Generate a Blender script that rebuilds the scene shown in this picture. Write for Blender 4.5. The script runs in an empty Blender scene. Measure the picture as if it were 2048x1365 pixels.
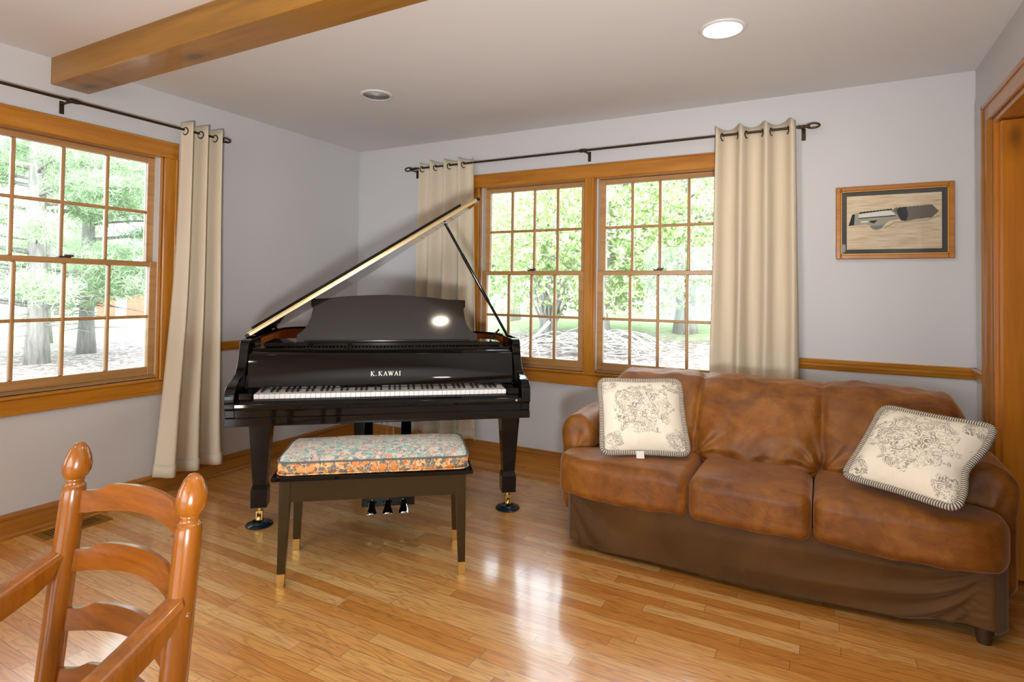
import bpy, bmesh, math, random
import numpy as np
from mathutils import Vector, Matrix, Euler
random.seed(7); rng = np.random.default_rng(11)
PI = math.pi; R = math.radians
scene = bpy.context.scene
COL = scene.collection

# ------------------------------------------------------------------ helpers
def lerp(a, b, t): return a + (b - a) * t
def smooth(t):
    t = max(0.0, min(1.0, t)); return t * t * (3 - 2 * t)

class MB:
    """collects faces; build() links them as one mesh object"""
    def __init__(s): s.v = []; s.f = []; s.m = []; s.mi = 0
    def add(s, vs, fs, M=None):
        o = len(s.v)
        if M is not None: vs = [M @ Vector(v) for v in vs]
        s.v.extend([tuple(v) for v in vs])
        for f in fs:
            s.f.append([i + o for i in f]); s.m.append(s.mi)
        return s
    def box(s, x0, x1, y0, y1, z0, z1, M=None, b=0.0):
        if b > 0:
            b = min(b, (x1-x0)/2.01, (y1-y0)/2.01, (z1-z0)/2.01)
            vs = []; idx = {}
            for sx in (0, 1):
                for sy in (0, 1):
                    for sz in (0, 1):
                        X = (x0, x1)[sx]; Y = (y0, y1)[sy]; Z = (z0, z1)[sz]
                        dx = b * (1 - 2*sx); dy = b * (1 - 2*sy); dz = b * (1 - 2*sz)
                        for k, p in enumerate(((X, Y+dy, Z+dz), (X+dx, Y, Z+dz), (X+dx, Y+dy, Z))):
                            idx[(sx, sy, sz, k)] = len(vs); vs.append(p)
            fs = []
            q = lambda *a: [idx[i] for i in a]
            for sx in (0, 1):
                f = q((sx,0,0,0),(sx,1,0,0),(sx,1,1,0),(sx,0,1,0)); fs.append(f if sx else f[::-1])
            for sy in (0, 1):
                f = q((0,sy,0,1),(0,sy,1,1),(1,sy,1,1),(1,sy,0,1)); fs.append(f if sy else f[::-1])
            for sz in (0, 1):
                f = q((0,0,sz,2),(1,0,sz,2),(1,1,sz,2),(0,1,sz,2)); fs.append(f if sz else f[::-1])
            for sy in (0, 1):
                for sz in (0, 1):
                    fs.append(q((0,sy,sz,1),(1,sy,sz,1),(1,sy,sz,2),(0,sy,sz,2)))
            for sx in (0, 1):
                for sz in (0, 1):
                    fs.append(q((sx,0,sz,0),(sx,1,sz,0),(sx,1,sz,2),(sx,0,sz,2)))
            for sx in (0, 1):
                for sy in (0, 1):
                    fs.append(q((sx,sy,0,0),(sx,sy,1,0),(sx,sy,1,1),(sx,sy,0,1)))
            for a in (0, 1):
                for c in (0, 1):
                    for d in (0, 1):
                        fs.append(q((a,c,d,0),(a,c,d,1),(a,c,d,2)))
            return s.add(vs, fs, M)
        vs = [(x0,y0,z0),(x1,y0,z0),(x1,y1,z0),(x0,y1,z0),(x0,y0,z1),(x1,y0,z1),(x1,y1,z1),(x0,y1,z1)]
        fs = [(0,3,2,1),(4,5,6,7),(0,1,5,4),(1,2,6,5),(2,3,7,6),(3,0,4,7)]
        return s.add(vs, fs, M)
    def prism(s, pts, a, b, axis='z', M=None):
        """extrude a 2-D outline along an axis from a to b"""
        n = len(pts)
        def P(p, h):
            if axis == 'z': return (p[0], p[1], h)
            if axis == 'y': return (p[0], h, p[1])
            return (h, p[0], p[1])
        vs = [P(p, a) for p in pts] + [P(p, b) for p in pts]
        fs = [tuple(range(n))[::-1], tuple(range(n, 2*n))]
        fs += [(i, (i+1) % n, n + (i+1) % n, n + i) for i in range(n)]
        return s.add(vs, fs, M)
    def tube(s, pts, r, seg=8, closed=False, M=None, caps=True):
        pts = [Vector(p) for p in pts]; n = len(pts)
        rr = r if isinstance(r, (list, tuple)) else [r]*n
        vs = []; fs = []; prev = None
        for i, p in enumerate(pts):
            if closed: t = pts[(i+1) % n] - pts[i-1]
            else: t = pts[min(i+1, n-1)] - pts[max(i-1, 0)]
            t = t.normalized() if t.length > 1e-9 else Vector((0,0,1))
            if prev is None:
                a = Vector((0,0,1)) if abs(t.z) < .9 else Vector((1,0,0))
                prev = (a - t*a.dot(t)).normalized()
            else:
                prev = (prev - t*prev.dot(t)).normalized()
            bn = t.cross(prev)
            for k in range(seg):
                an = 2*PI*k/seg
                vs.append(p + (prev*math.cos(an) + bn*math.sin(an))*rr[i])
        m = n if closed else n-1
        for i in range(m):
            for k in range(seg):
                j = (i+1) % n
                fs.append((i*seg+k, i*seg+(k+1) % seg, j*seg+(k+1) % seg, j*seg+k))
        if not closed and caps:
            fs.append(tuple(range(seg))[::-1]); fs.append(tuple(range((n-1)*seg, n*seg)))
        return s.add(vs, fs, M)
    def lathe(s, prof, c=(0,0,0), seg=24, M=None):
        vs = []; fs = []
        for r, z in prof:
            for k in range(seg):
                a = 2*PI*k/seg; vs.append((c[0]+r*math.cos(a), c[1]+r*math.sin(a), c[2]+z))
        for i in range(len(prof)-1):
            for k in range(seg):
                fs.append((i*seg+k, i*seg+(k+1) % seg, (i+1)*seg+(k+1) % seg, (i+1)*seg+k))
        if prof[0][0] > 1e-6: fs.append(tuple(range(seg))[::-1])
        if prof[-1][0] > 1e-6: fs.append(tuple(range((len(prof)-1)*seg, len(prof)*seg)))
        return s.add(vs, fs, M)
    def taper(s, c0, w0, c1, w1, M=None):
        """square section from centre c0 (half sizes w0) to c1 (w1)"""
        vs = []
        for c, w in ((c0, w0), (c1, w1)):
            for sx, sy in ((-1,-1),(1,-1),(1,1),(-1,1)):
                vs.append((c[0]+sx*w[0], c[1]+sy*w[1], c[2]))
        return s.add(vs, [(0,3,2,1),(4,5,6,7),(0,1,5,4),(1,2,6,5),(2,3,7,6),(3,0,4,7)], M)
    def grid(s, nu, nv, fn, M=None, closeu=False):
        vs = [fn(i/(nu if closeu else nu-1), j/(nv-1)) for j in range(nv) for i in range(nu)]
        fs = []
        for j in range(nv-1):
            for i in range(nu if closeu else nu-1):
                i2 = (i+1) % nu
                fs.append((j*nu+i, j*nu+i2, (j+1)*nu+i2, (j+1)*nu+i))
        return s.add(vs, fs, M)
    def build(s, name, mat, parent=None, smooth_deg=None, loc=None, rotz=None, bevel=0, solid=0, fixn=True, merge=False):
        me = bpy.data.meshes.new(name)
        me.from_pydata(s.v, [], s.f)
        if fixn or merge:
            bm = bmesh.new(); bm.from_mesh(me)
            if merge: bmesh.ops.remove_doubles(bm, verts=bm.verts, dist=1e-5)
            if fixn: bmesh.ops.recalc_face_normals(bm, faces=bm.faces)
            bm.to_mesh(me); bm.free()
        mats = mat if isinstance(mat, (list, tuple)) else [mat]
        for m in mats: me.materials.append(m)
        if len(mats) > 1 and len(s.m) == len(me.polygons):
            me.polygons.foreach_set('material_index', s.m)
        if smooth_deg is not None:
            me.polygons.foreach_set('use_smooth', [True]*len(me.polygons))
            if smooth_deg < 180: me.set_sharp_from_angle(angle=R(smooth_deg))
        o = bpy.data.objects.new(name, me); COL.objects.link(o)
        if loc is not None: o.location = loc
        if rotz is not None: o.rotation_euler = (0, 0, rotz)
        if parent is not None: o.parent = parent
        if bevel > 0:
            b = o.modifiers.new('bevel', 'BEVEL'); b.width = bevel; b.segments = 2
            b.limit_method = 'ANGLE'; b.angle_limit = R(35)
            if smooth_deg is None:
                me.polygons.foreach_set('use_smooth', [True]*len(me.polygons)); me.set_sharp_from_angle(angle=R(50))
        if solid:
            m = o.modifiers.new('solid', 'SOLIDIFY'); m.thickness = solid; m.offset = 0
        return o

def tag(o, label, cat, group=None):
    o['label'] = label; o['category'] = cat
    if group: o['group'] = group
    return o
def struct(o): o['kind'] = 'structure'; return o
def thing(name, label, cat, loc=(0,0,0), rotz=0, group=None):
    o = bpy.data.objects.new(name, None); COL.objects.link(o)
    o.location = loc; o.rotation_euler = (0, 0, rotz); o.empty_display_size = .1
    return tag(o, label, cat, group)
def sgroup(name):
    o = bpy.data.objects.new(name, None); COL.objects.link(o); o['kind'] = 'structure'; return o

# ------------------------------------------------------------------ node materials
class NT:
    def __init__(s, name):
        s.mat = bpy.data.materials.new(name); s.mat.use_nodes = True
        s.t = s.mat.node_tree; s.t.nodes.clear()
        s.out = s.t.nodes.new('ShaderNodeOutputMaterial')
    def n(s, typ, props=None, **inp):
        nd = s.t.nodes.new(typ)
        for k, v in (props or {}).items(): setattr(nd, k, v)
        for k, v in inp.items(): s.set(nd, k.replace('_', ' '), v)
        return nd
    def set(s, nd, k, v):
        sock = nd.inputs[int(k)] if k.isdigit() else nd.inputs[k]
        if isinstance(v, bpy.types.NodeSocket): s.t.links.new(v, sock)
        elif isinstance(v, bpy.types.Node): s.t.links.new(v.outputs[0], sock)
        else: sock.default_value = v
    def m(s, op, a, b=None, c=None, clamp=False):
        nd = s.t.nodes.new('ShaderNodeMath'); nd.operation = op; nd.use_clamp = clamp
        for i, v in enumerate((a, b, c)):
            if v is not None: s.set(nd, str(i), v)
        return nd.outputs[0]
    def ramp(s, fac, stops, interp='LINEAR'):
        nd = s.t.nodes.new('ShaderNodeValToRGB'); nd.color_ramp.interpolation = interp
        e = nd.color_ramp.elements
        while len(e) > 1: e.remove(e[-1])
        e[0].position = stops[0][0]; e[0].color = c4(stops[0][1])
        for p, c in stops[1:]:
            x = e.new(p); x.color = c4(c)
        s.set(nd, 'Fac', fac); return nd.outputs[0]
    def mix(s, f, a, b, mode='MIX'):
        nd = s.t.nodes.new('ShaderNodeMix'); nd.data_type = 'RGBA'; nd.blend_type = mode
        for i, v in ((0, f), (6, a), (7, b)):
            if isinstance(v, (tuple, list)): v = c4(v)
            sock = nd.inputs[i]
            if isinstance(v, bpy.types.NodeSocket): s.t.links.new(v, sock)
            else: sock.default_value = v
        return nd.outputs[2]
    def coord(s, kind='Object', scale=(1,1,1), rot=(0,0,0), loc=(0,0,0)):
        tc = s.n('ShaderNodeTexCoord'); mp = s.n('ShaderNodeMapping')
        s.t.links.new(tc.outputs[kind], mp.inputs['Vector'])
        mp.inputs['Scale'].default_value = scale; mp.inputs['Rotation'].default_value = rot; mp.inputs['Location'].default_value = loc
        return mp.outputs[0]
    def noise(s, vec, scale, detail=3, rough=.5, dist=0, out=0):
        nd = s.n('ShaderNodeTexNoise', Vector=vec, Scale=scale, Detail=detail, Roughness=rough, Distortion=dist)
        return nd.outputs[out]
    def bsdf(s, **k):
        nd = s.n('ShaderNodeBsdfPrincipled')
        for kk, v in k.items():
            if isinstance(v, (tuple, list)) and len(v) == 3: v = c4(v)
            s.set(nd, kk.replace('_', ' '), v)
        s.t.links.new(nd.outputs[0], s.out.inputs[0]); return nd
    def bump(s, h, strength=.3, dist=.01):
        return s.n('ShaderNodeBump', Height=h, Strength=strength, Distance=dist).outputs[0]

def c4(c):
    if isinstance(c, (int, float)): return (c, c, c, 1)
    return tuple(c) if len(c) == 4 else (*c, 1)
def srgb(r, g, b):
    f = lambda x: (x/255)/12.92 if x/255 <= .04045 else ((x/255+.055)/1.055)**2.4
    return (f(r), f(g), f(b))

def flat(name, col, rough=.5, metal=0, **k):
    t = NT(name); t.bsdf(Base_Color=col, Roughness=rough, Metallic=metal, **k); return t.mat

def wood(name, axis, dark, light, rough=.3, scale=1.0, knots=False, coat=.3, spec=.5, crough=.12):
    """stained wood with grain running along the given axis"""
    t = NT(name)
    sc = [14*scale]*3; sc['xyz'.index(axis)] = .9*scale
    v = t.coord('Object', tuple(sc))
    big = t.noise(v, 1.0, 4, .55, 1.2)
    fine = t.noise(t.coord('Object', tuple(x*6 for x in sc)), 1.0, 3, .6)
    f = t.m('ADD', t.m('MULTIPLY', big, .75), t.m('MULTIPLY', fine, .3))
    col = t.ramp(f, [(.3, dark), (.5, tuple(lerp(a, b, .5) for a, b in zip(dark, light))), (.72, light)])
    if knots:
        ks = [3.2]*3; ks['xyz'.index(axis)] = 1.5
        vo = t.n('ShaderNodeTexVoronoi', Vector=t.coord('Object', tuple(ks)), Scale=1.0, Randomness=1.0)
        k = t.ramp(vo.outputs['Distance'], [(.05, 1), (.11, .35), (.2, 0)])
        col = t.mix(t.m('MULTIPLY', k, .75), col, tuple(x*.25 for x in dark))
    t.bsdf(Base_Color=col, Roughness=rough, Coat_Weight=coat, Coat_Roughness=crough, Specular_IOR_Level=spec,
           Normal=t.bump(fine, .08, .002))
    return t.mat

M = {}
WALL = NT('wall_paint')
WALL.bsdf(Base_Color=WALL.mix(WALL.noise(WALL.coord(), 1.2, 2), (.61, .61, .622), (.64, .64, .648)), Roughness=.6, Normal=WALL.bump(WALL.noise(WALL.coord(), 260, 2), .05, .001))
M['wall'] = WALL.mat
CE = NT('ceiling_paint'); CE.bsdf(Base_Color=(.72, .72, .72), Roughness=.85, Normal=CE.bump(CE.noise(CE.coord(), 200, 2), .05, .001)); M['ceil'] = CE.mat
TD, TL = srgb(154, 92, 16), srgb(204, 138, 44)
for a in 'xyz':
    M['trim_'+a] = wood('honey_trim_'+a, a, TD, TL, .28, 1.0)
M['stool_x'] = wood('stool_wood_x', 'x', TD, TL, .2, 1.0, coat=1.0, crough=.06); M['stool_y'] = wood('stool_wood_y', 'y', TD, TL, .2, 1.0, coat=1.0, crough=.06)
M['casing_shaded_z'] = wood('door_casing_wood_shaded', 'z', srgb(128, 78, 20), srgb(172, 114, 40), .3)  # trim wood toned down, the door casing's shade is in the colour
M['base_x'] = wood('baseboard_wood_x', 'x', srgb(138, 82, 22), srgb(186, 124, 48), .3)
M['base_y'] = wood('baseboard_wood_y', 'y', srgb(138, 82, 22), srgb(186, 124, 48), .3)
SD, SL = srgb(160, 116, 66), srgb(200, 152, 98)
for a in 'xyz':
    M['sash_'+a] = wood('sash_wood_'+a, a, SD, SL, .35, 1.0)
M['beam'] = wood('pine_beam', 'x', srgb(122, 82, 14), srgb(172, 120, 32), .38, .55, knots=True)
M['door'] = wood('knotty_pine', 'z', srgb(158, 86, 10), srgb(212, 134, 28), .3, .6, knots=True)
M['cherry'] = wood('cherry_wood', 'z', srgb(112, 60, 5), srgb(152, 86, 12), .25, 1.6, coat=.5)
M['cherry_x'] = wood('cherry_slat_wood', 'x', srgb(108, 56, 5), srgb(150, 82, 12), .27, 1.6, coat=.5)
M['black'] = flat('black_lacquer', (.0035, .0032, .003), .05, 0, Specular_IOR_Level=.36)
M['satin'] = flat('satin_black_panel', (.0165, .013, .0098), .07, 0, Specular_IOR_Level=.42)
M['blackmat'] = flat('matte_black', (.012, .012, .012), .6)
M['benchblk'] = flat('bench_ebony_finish', (.034, .019, .004), .22, 0, Specular_IOR_Level=.42)
M['ivory'] = flat('white_key_plastic', (.78, .78, .77), .25, 0, Coat_Weight=.3)
M['ebony'] = flat('black_key_plastic', (.01, .01, .01), .25)
M['brass'] = flat('brass', (.74, .52, .17), .28, 1.0)
M['hinge'] = flat('aged_brass_hinge', (.58, .47, .30), .22, 1.0)
M['goldbr'] = flat('piano_plate_gold', (.62, .42, .17), .35, .8)
M['chrome'] = flat('chrome', (.8, .8, .78), .12, 1.0)
M['letters'] = flat('inlaid_letter_metal', (.8, .74, .6), .4, .3)
M['iron'] = flat('dark_iron', srgb(62, 48, 34), .45, .6)
M['innerrim'] = wood('inner_rim_veneer', 'x', srgb(160, 72, 12), srgb(206, 104, 28), .2, .8)
M['cup'] = flat('caster_cup_plastic', srgb(24, 38, 52), .2)
M['white_pl'] = flat('white_plastic', (.8, .8, .8), .4)
M['liner'] = flat('jamb_liner_vinyl', (.66, .68, .68), .45)
M['lightring'] = flat('lamp_trim_white', (.72, .72, .71), .45)
M['felt'] = flat('grey_felt', (.05, .045, .045), .9)
M['rubber'] = flat('dark_sofa_foot', srgb(60, 38, 18), .5)
M['lock'] = flat('sash_lock_bronze', (.12, .1, .08), .4, .7)
M['ventb'] = flat('vent_brass', srgb(170, 132, 52), .35, .6)
M['tagw'] = flat('white_tag', (.8, .78, .74), .7)

# floor: strip oak running along x
def floor_mat():
    t = NT('oak_strip_floor')
    sep = t.n('ShaderNodeSeparateXYZ', Vector=t.coord('Object')); X, Y = sep.outputs[0], sep.outputs[1]
    W = .0572
    yr = t.m('DIVIDE', Y, W); row = t.m('FLOOR', yr); fy = t.m('SUBTRACT', yr, row)
    r1 = t.n('ShaderNodeTexWhiteNoise', {'noise_dimensions': '1D'}, W=row).outputs['Value']
    r1b = t.n('ShaderNodeTexWhiteNoise', {'noise_dimensions': '1D'}, W=t.m('ADD', row, 57.3)).outputs['Value']
    L = t.m('ADD', .48, t.m('MULTIPLY', r1b, .55))
    xr = t.m('DIVIDE', t.m('ADD', X, t.m('MULTIPLY', r1, 3.1)), L); cl = t.m('FLOOR', xr); fx = t.m('SUBTRACT', xr, cl)
    cmb = t.n('ShaderNodeCombineXYZ', X=row, Y=cl)
    wn = t.n('ShaderNodeTexWhiteNoise', {'noise_dimensions': '2D'}, Vector=cmb.outputs[0]); rid = wn.outputs['Value']
    # grain
    ofs = t.m('MULTIPLY', rid, 37.0)
    gv = t.n('ShaderNodeCombineXYZ', X=t.m('ADD', t.m('MULTIPLY', X, 1.7), ofs), Y=t.m('ADD', t.m('MULTIPLY', Y, 17.0), t.m('MULTIPLY', rid, 9.0)), Z=ofs).outputs[0]
    g1 = t.noise(gv, 1.0, 2, .5, .35)
    wave = t.m('SINE', t.m('MULTIPLY', g1, 75.0))
    wv = t.m('POWER', t.m('MULTIPLY', t.m('ADD', wave, 1.0), .5), 3.0)
    gf = t.n('ShaderNodeCombineXYZ', X=t.m('ADD', t.m('MULTIPLY', X, 9.0), ofs), Y=t.m('MULTIPLY', Y, 230.0), Z=ofs).outputs[0]
    g2 = t.noise(gf, 1.0, 3, .6)
    base = t.ramp(rid, [(0, srgb(210, 140, 60)), (.3, srgb(226, 160, 80)), (.6, srgb(236, 178, 100)), (.85, srgb(244, 196, 126)), (1, srgb(216, 148, 70))])
    col = t.mix(t.m('MULTIPLY', wv, .33), base, srgb(138, 72, 24))
    col = t.mix(t.m('MULTIPLY', t.m('SUBTRACT', g2, .42, clamp=True), 1.0), col, srgb(150, 84, 34))
    # seams
    def seam(f, w): return t.m('ADD', t.m('LESS_THAN', f, w), t.m('GREATER_THAN', f, 1-w), clamp=True)
    sy = seam(fy, .016); sx = t.m('LESS_THAN', t.m('MULTIPLY', fx, L), .0018)
    s = t.m('MAXIMUM', sy, sx)
    col = t.mix(t.m('MULTIPLY', s, .7), col, srgb(70, 34, 10))
    tilt = t.m('MULTIPLY', t.m('SUBTRACT', rid, .5), t.m('MULTIPLY', t.m('SUBTRACT', fy, .5), 1.0))
    wav = t.noise(t.coord('Object', (1.6, 9, 1)), 1.0, 2)
    h = t.m('ADD', t.m('MULTIPLY', t.m('SUBTRACT', 1.0, s), .5), t.m('ADD', t.m('MULTIPLY', tilt, .7), t.m('ADD', t.m('MULTIPLY', wav, 1.6), t.m('MULTIPLY', g2, .12))))
    rough = t.m('ADD', .30, t.m('MULTIPLY', g2, .12))
    t.bsdf(Base_Color=col, Roughness=rough, Specular_IOR_Level=.9, Coat_Weight=.9, Coat_Roughness=.13, Normal=t.bump(h, .22, .0022))
    return t.mat
M['floor'] = floor_mat()

def suede():
    t = NT('brown_microsuede')
    n1 = t.noise(t.coord('Object', (1, 1, 1)), 5.5, 4, .6, .8)
    n2 = t.noise(t.coord('Object', (1, 1, 1)), 26, 3, .6)
    n3 = t.noise(t.coord('Object', (1, 1, 1)), 700, 1)
    f = t.m('ADD', t.m('MULTIPLY', n1, .75), t.m('MULTIPLY', n2, .25))
    col = t.ramp(f, [(.32, srgb(98, 52, 8)), (.5, srgb(130, 76, 16)), (.66, srgb(156, 98, 32))])
    wr = t.noise(t.coord('Object', (1.0, 1.2, 1.6)), 4.5, 5, .55, 1.2)
    t.bsdf(Base_Color=col, Roughness=.5, Sheen_Weight=.5, Sheen_Roughness=.35, Sheen_Tint=srgb(236, 190, 160), Specular_IOR_Level=.45,
           Normal=t.bump(t.m('ADD', t.m('MULTIPLY', wr, 1.0), t.m('MULTIPLY', n3, .02)), .22, .02))
    return t.mat
M['suede'] = suede()
def skirt_suede():
    t = NT('brown_slipcover_skirt')
    n1 = t.noise(t.coord('Object'), 3.5, 4, .6, .8)
    n2 = t.noise(t.coord('Object'), 1200, 1)
    col = t.ramp(n1, [(.3, srgb(76, 46, 6)), (.7, srgb(100, 64, 14))])
    t.bsdf(Base_Color=col, Roughness=.75, Sheen_Weight=.2, Sheen_Roughness=.4, Normal=t.bump(n2, .15, .001))
    return t.mat
M['skirt'] = skirt_suede()

def curtain(name, col, trans):
    t = NT(name)
    wv = t.noise(t.coord('Object', (1, 1, 1)), 900, 1)
    c = t.mix(t.noise(t.coord('Object', (3, 3, .4)), 1, 2), col, tuple(x*.94 for x in col))
    nrm = t.bump(wv, .12, .001)
    d = t.n('ShaderNodeBsdfDiffuse', Color=c, Normal=nrm); tr = t.n('ShaderNodeBsdfTranslucent', Color=c)
    ms = t.n('ShaderNodeMixShader', Fac=trans); t.set(ms, '1', d.outputs[0]); t.set(ms, '2', tr.outputs[0])
    t.t.links.new(ms.outputs[0], t.out.inputs[0]); return t.mat
M['curtain'] = curtain('cream_curtain_cloth', srgb(246, 234, 212), .3)

def toile(name, w, h, seed, bow=False):
    """cream cloth with a grey drawn bouquet and small sprigs; coordinates are the pillow's own, in metres"""
    t = NT(name)
    co = t.coord('Object', (1, 1, 1), (0, 0, 0), (seed, 0, seed*2)); tc = t.n('ShaderNodeTexCoord')
    sp = t.n('ShaderNodeSeparateXYZ', Vector=tc.outputs['Object']); X, Z = sp.outputs[0], sp.outputs[2]
    def blob(cx, cz, rx, rz):
        dx = t.m('DIVIDE', t.m('SUBTRACT', X, cx), rx); dz = t.m('DIVIDE', t.m('SUBTRACT', Z, cz), rz)
        return t.m('SUBTRACT', 1.0, t.m('SQRT', t.m('ADD', t.m('MULTIPLY', dx, dx), t.m('MULTIPLY', dz, dz))))
    edge = t.m('MULTIPLY', t.m('SUBTRACT', t.noise(co, 22, 2), .5), 1.3)
    m1 = blob(0, .015, w*.33, h*.31)
    for cx, cz in ((-.36, -.36), (.36, -.33), (-.4, .34), (.38, .36)):
        m1 = t.m('MAXIMUM', m1, blob(cx*w, cz*h, w*.12, h*.105))
    m1 = t.m('GREATER_THAN', t.m('ADD', m1, edge), .0)
    # drawn contour lines of roses and leaves
    vo = t.n('ShaderNodeTexVoronoi', {'feature': 'F1'}, Vector=t.n('ShaderNodeVectorMath', {'operation': 'ADD'}).outputs[0], Scale=1.0)
    va = vo.inputs['Vector'].links[0].from_node
    t.set(va, '0', co)
    ns = t.n('ShaderNodeVectorMath', {'operation': 'SCALE'}); t.set(ns, '0', t.noise(co, 40, 2, out=1)); ns.inputs['Scale'].default_value = .018
    t.set(va, '1', ns.outputs[0]); vo.inputs['Scale'].default_value = 21
    rings = t.m('SINE', t.m('MULTIPLY', vo.outputs['Distance'], 42.0))
    ln1 = t.m('GREATER_THAN', rings, .35)
    cn = t.noise(co, 70, 3, .6, 1.0)
    ln2 = t.m('LESS_THAN', t.m('ABSOLUTE', t.m('SUBTRACT', cn, .5)), .022)
    patch = t.m('GREATER_THAN', t.noise(co, 30, 1), .5)
    line = t.m('MAXIMUM', t.m('MULTIPLY', ln1, patch), t.m('MULTIPLY', ln2, 1.0))
    f = t.m('MULTIPLY', t.m('MULTIPLY', line, m1), .72)
    tint = t.mix(t.noise(co, 16, 1), srgb(66, 62, 70), srgb(116, 98, 78))
    col = t.mix(f, srgb(246, 238, 220), tint)
    wrk = t.noise(t.coord('Object', (1, 1, 1)), 14, 3, .5, 1.0)
    t.bsdf(Base_Color=col, Roughness=.8, Sheen_Weight=.1, Normal=t.bump(wrk, .25, .02))
    return t.mat
def cordmat():
    t = NT('striped_cord')
    at = t.n('ShaderNodeAttribute', {'attribute_name': 'stripe'})
    s = t.m('SINE', t.m('MULTIPLY', at.outputs['Fac'], 2*PI))
    f = t.m('GREATER_THAN', s, .0)
    col = t.mix(f, srgb(232, 220, 198), srgb(98, 92, 92))
    t.bsdf(Base_Color=col, Roughness=.8, Normal=t.bump(s, .6, .004)); return t.mat
M['cord'] = cordmat()

def floral(name, sc, palb, pals, line, lf):
    t = NT(name)
    co = t.coord('Object')
    ds = t.n('ShaderNodeVectorMath', {'operation': 'SCALE'}); t.set(ds, '0', t.noise(co, 30, 2, out=1)); ds.inputs['Scale'].default_value = .034
    ad = t.n('ShaderNodeVectorMath', {'operation': 'ADD'}); t.set(ad, '0', co); t.set(ad, '1', ds.outputs[0])
    v1 = t.n('ShaderNodeTexVoronoi', Vector=ad.outputs[0], Scale=sc)
    v2 = t.n('ShaderNodeTexVoronoi', Vector=ad.outputs[0], Scale=sc*2.9)
    r1 = t.n('ShaderNodeSeparateColor', Color=v1.outputs['Color']).outputs[0]
    r2 = t.n('ShaderNodeSeparateColor', Color=v2.outputs['Color']).outputs[1]
    big = t.ramp(r1, palb, 'CONSTANT'); small = t.ramp(r2, pals, 'CONSTANT')
    col = t.mix(t.m('GREATER_THAN', v1.outputs['Distance'], .40), big, small)
    cn = t.noise(co, sc*3.4, 2, .5, 1.4)
    col = t.mix(t.m('MULTIPLY', t.m('LESS_THAN', t.m('ABSOLUTE', t.m('SUBTRACT', cn, .5)), .024), lf), col, line)
    e = t.n('ShaderNodeTexVoronoi', {'feature': 'DISTANCE_TO_EDGE'}, Vector=ad.outputs[0], Scale=sc)
    col = t.mix(t.m('MULTIPLY', t.m('LESS_THAN', e.outputs['Distance'], .04), .7), col, line)
    t.bsdf(Base_Color=col, Roughness=.55, Sheen_Weight=.35, Sheen_Roughness=.3, Normal=t.bump(t.noise(co, 90, 2), .25, .004))
    return t.mat
M['floral_lit'] = floral('flowered_cloth_lit', 25.0,  # same cloth as the sides, paler to paint in the window sheen
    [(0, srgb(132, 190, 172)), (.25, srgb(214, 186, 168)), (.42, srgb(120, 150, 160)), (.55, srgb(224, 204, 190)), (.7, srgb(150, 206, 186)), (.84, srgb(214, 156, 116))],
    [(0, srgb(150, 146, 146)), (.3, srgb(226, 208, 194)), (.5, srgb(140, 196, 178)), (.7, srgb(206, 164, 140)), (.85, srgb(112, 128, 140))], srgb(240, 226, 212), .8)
M['floral'] = floral('flowered_cloth', 25.0,
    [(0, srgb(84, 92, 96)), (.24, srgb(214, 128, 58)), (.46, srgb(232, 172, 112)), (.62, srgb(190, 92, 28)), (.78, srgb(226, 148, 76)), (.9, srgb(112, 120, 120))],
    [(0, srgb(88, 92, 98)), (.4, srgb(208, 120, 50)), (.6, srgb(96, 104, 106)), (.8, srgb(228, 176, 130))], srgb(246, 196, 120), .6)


def glass():
    t = NT('window_glass')
    tr = t.n('ShaderNodeBsdfTransparent', Color=(.97, .985, .975, 1)); gl = t.n('ShaderNodeBsdfGlossy', Roughness=0.0, Color=(1, 1, 1, 1))
    fr = t.n('ShaderNodeFresnel', IOR=1.42)
    ms = t.n('ShaderNodeMixShader', Fac=fr.outputs[0]); t.set(ms, '1', tr.outputs[0]); t.set(ms, '2', gl.outputs[0])
    t.t.links.new(ms.outputs[0], t.out.inputs[0]); return t.mat
M['glass'] = glass()
def emit(name, col, st):
    t = NT(name); e = t.n('ShaderNodeEmission', Color=c4(col), Strength=st); t.t.links.new(e.outputs[0], t.out.inputs[0]); return t.mat

M['fill_globe'] = emit('fill_globe_glow', (1.0, .90, .78), 16.0)  # glow of the globes added as fill light
LAMP = 60.0
M['lamp'] = emit('lamp_glow', (1.0, .84, .66), LAMP)

# ------------------------------------------------------------------ room
CX, CY, H = 4.25, -7.4, 2.44
# window openings: (a0, a1, z0, z1)
WB = (1.232, 3.022, .70, 2.045)          # back wall twin opening (x range)
WL = (-2.68, -1.69, .70, 2.045)          # left wall opening (y range)
WL2 = (-6.3, -4.3, .70, 2.045)
WR = (.35, 3.9, .12, 2.2)                # wide garden window in the rear wall, behind the camera
DR = (-1.75, -.385, 0, 2.085)            # doorway in the right wall (y range)

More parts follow.
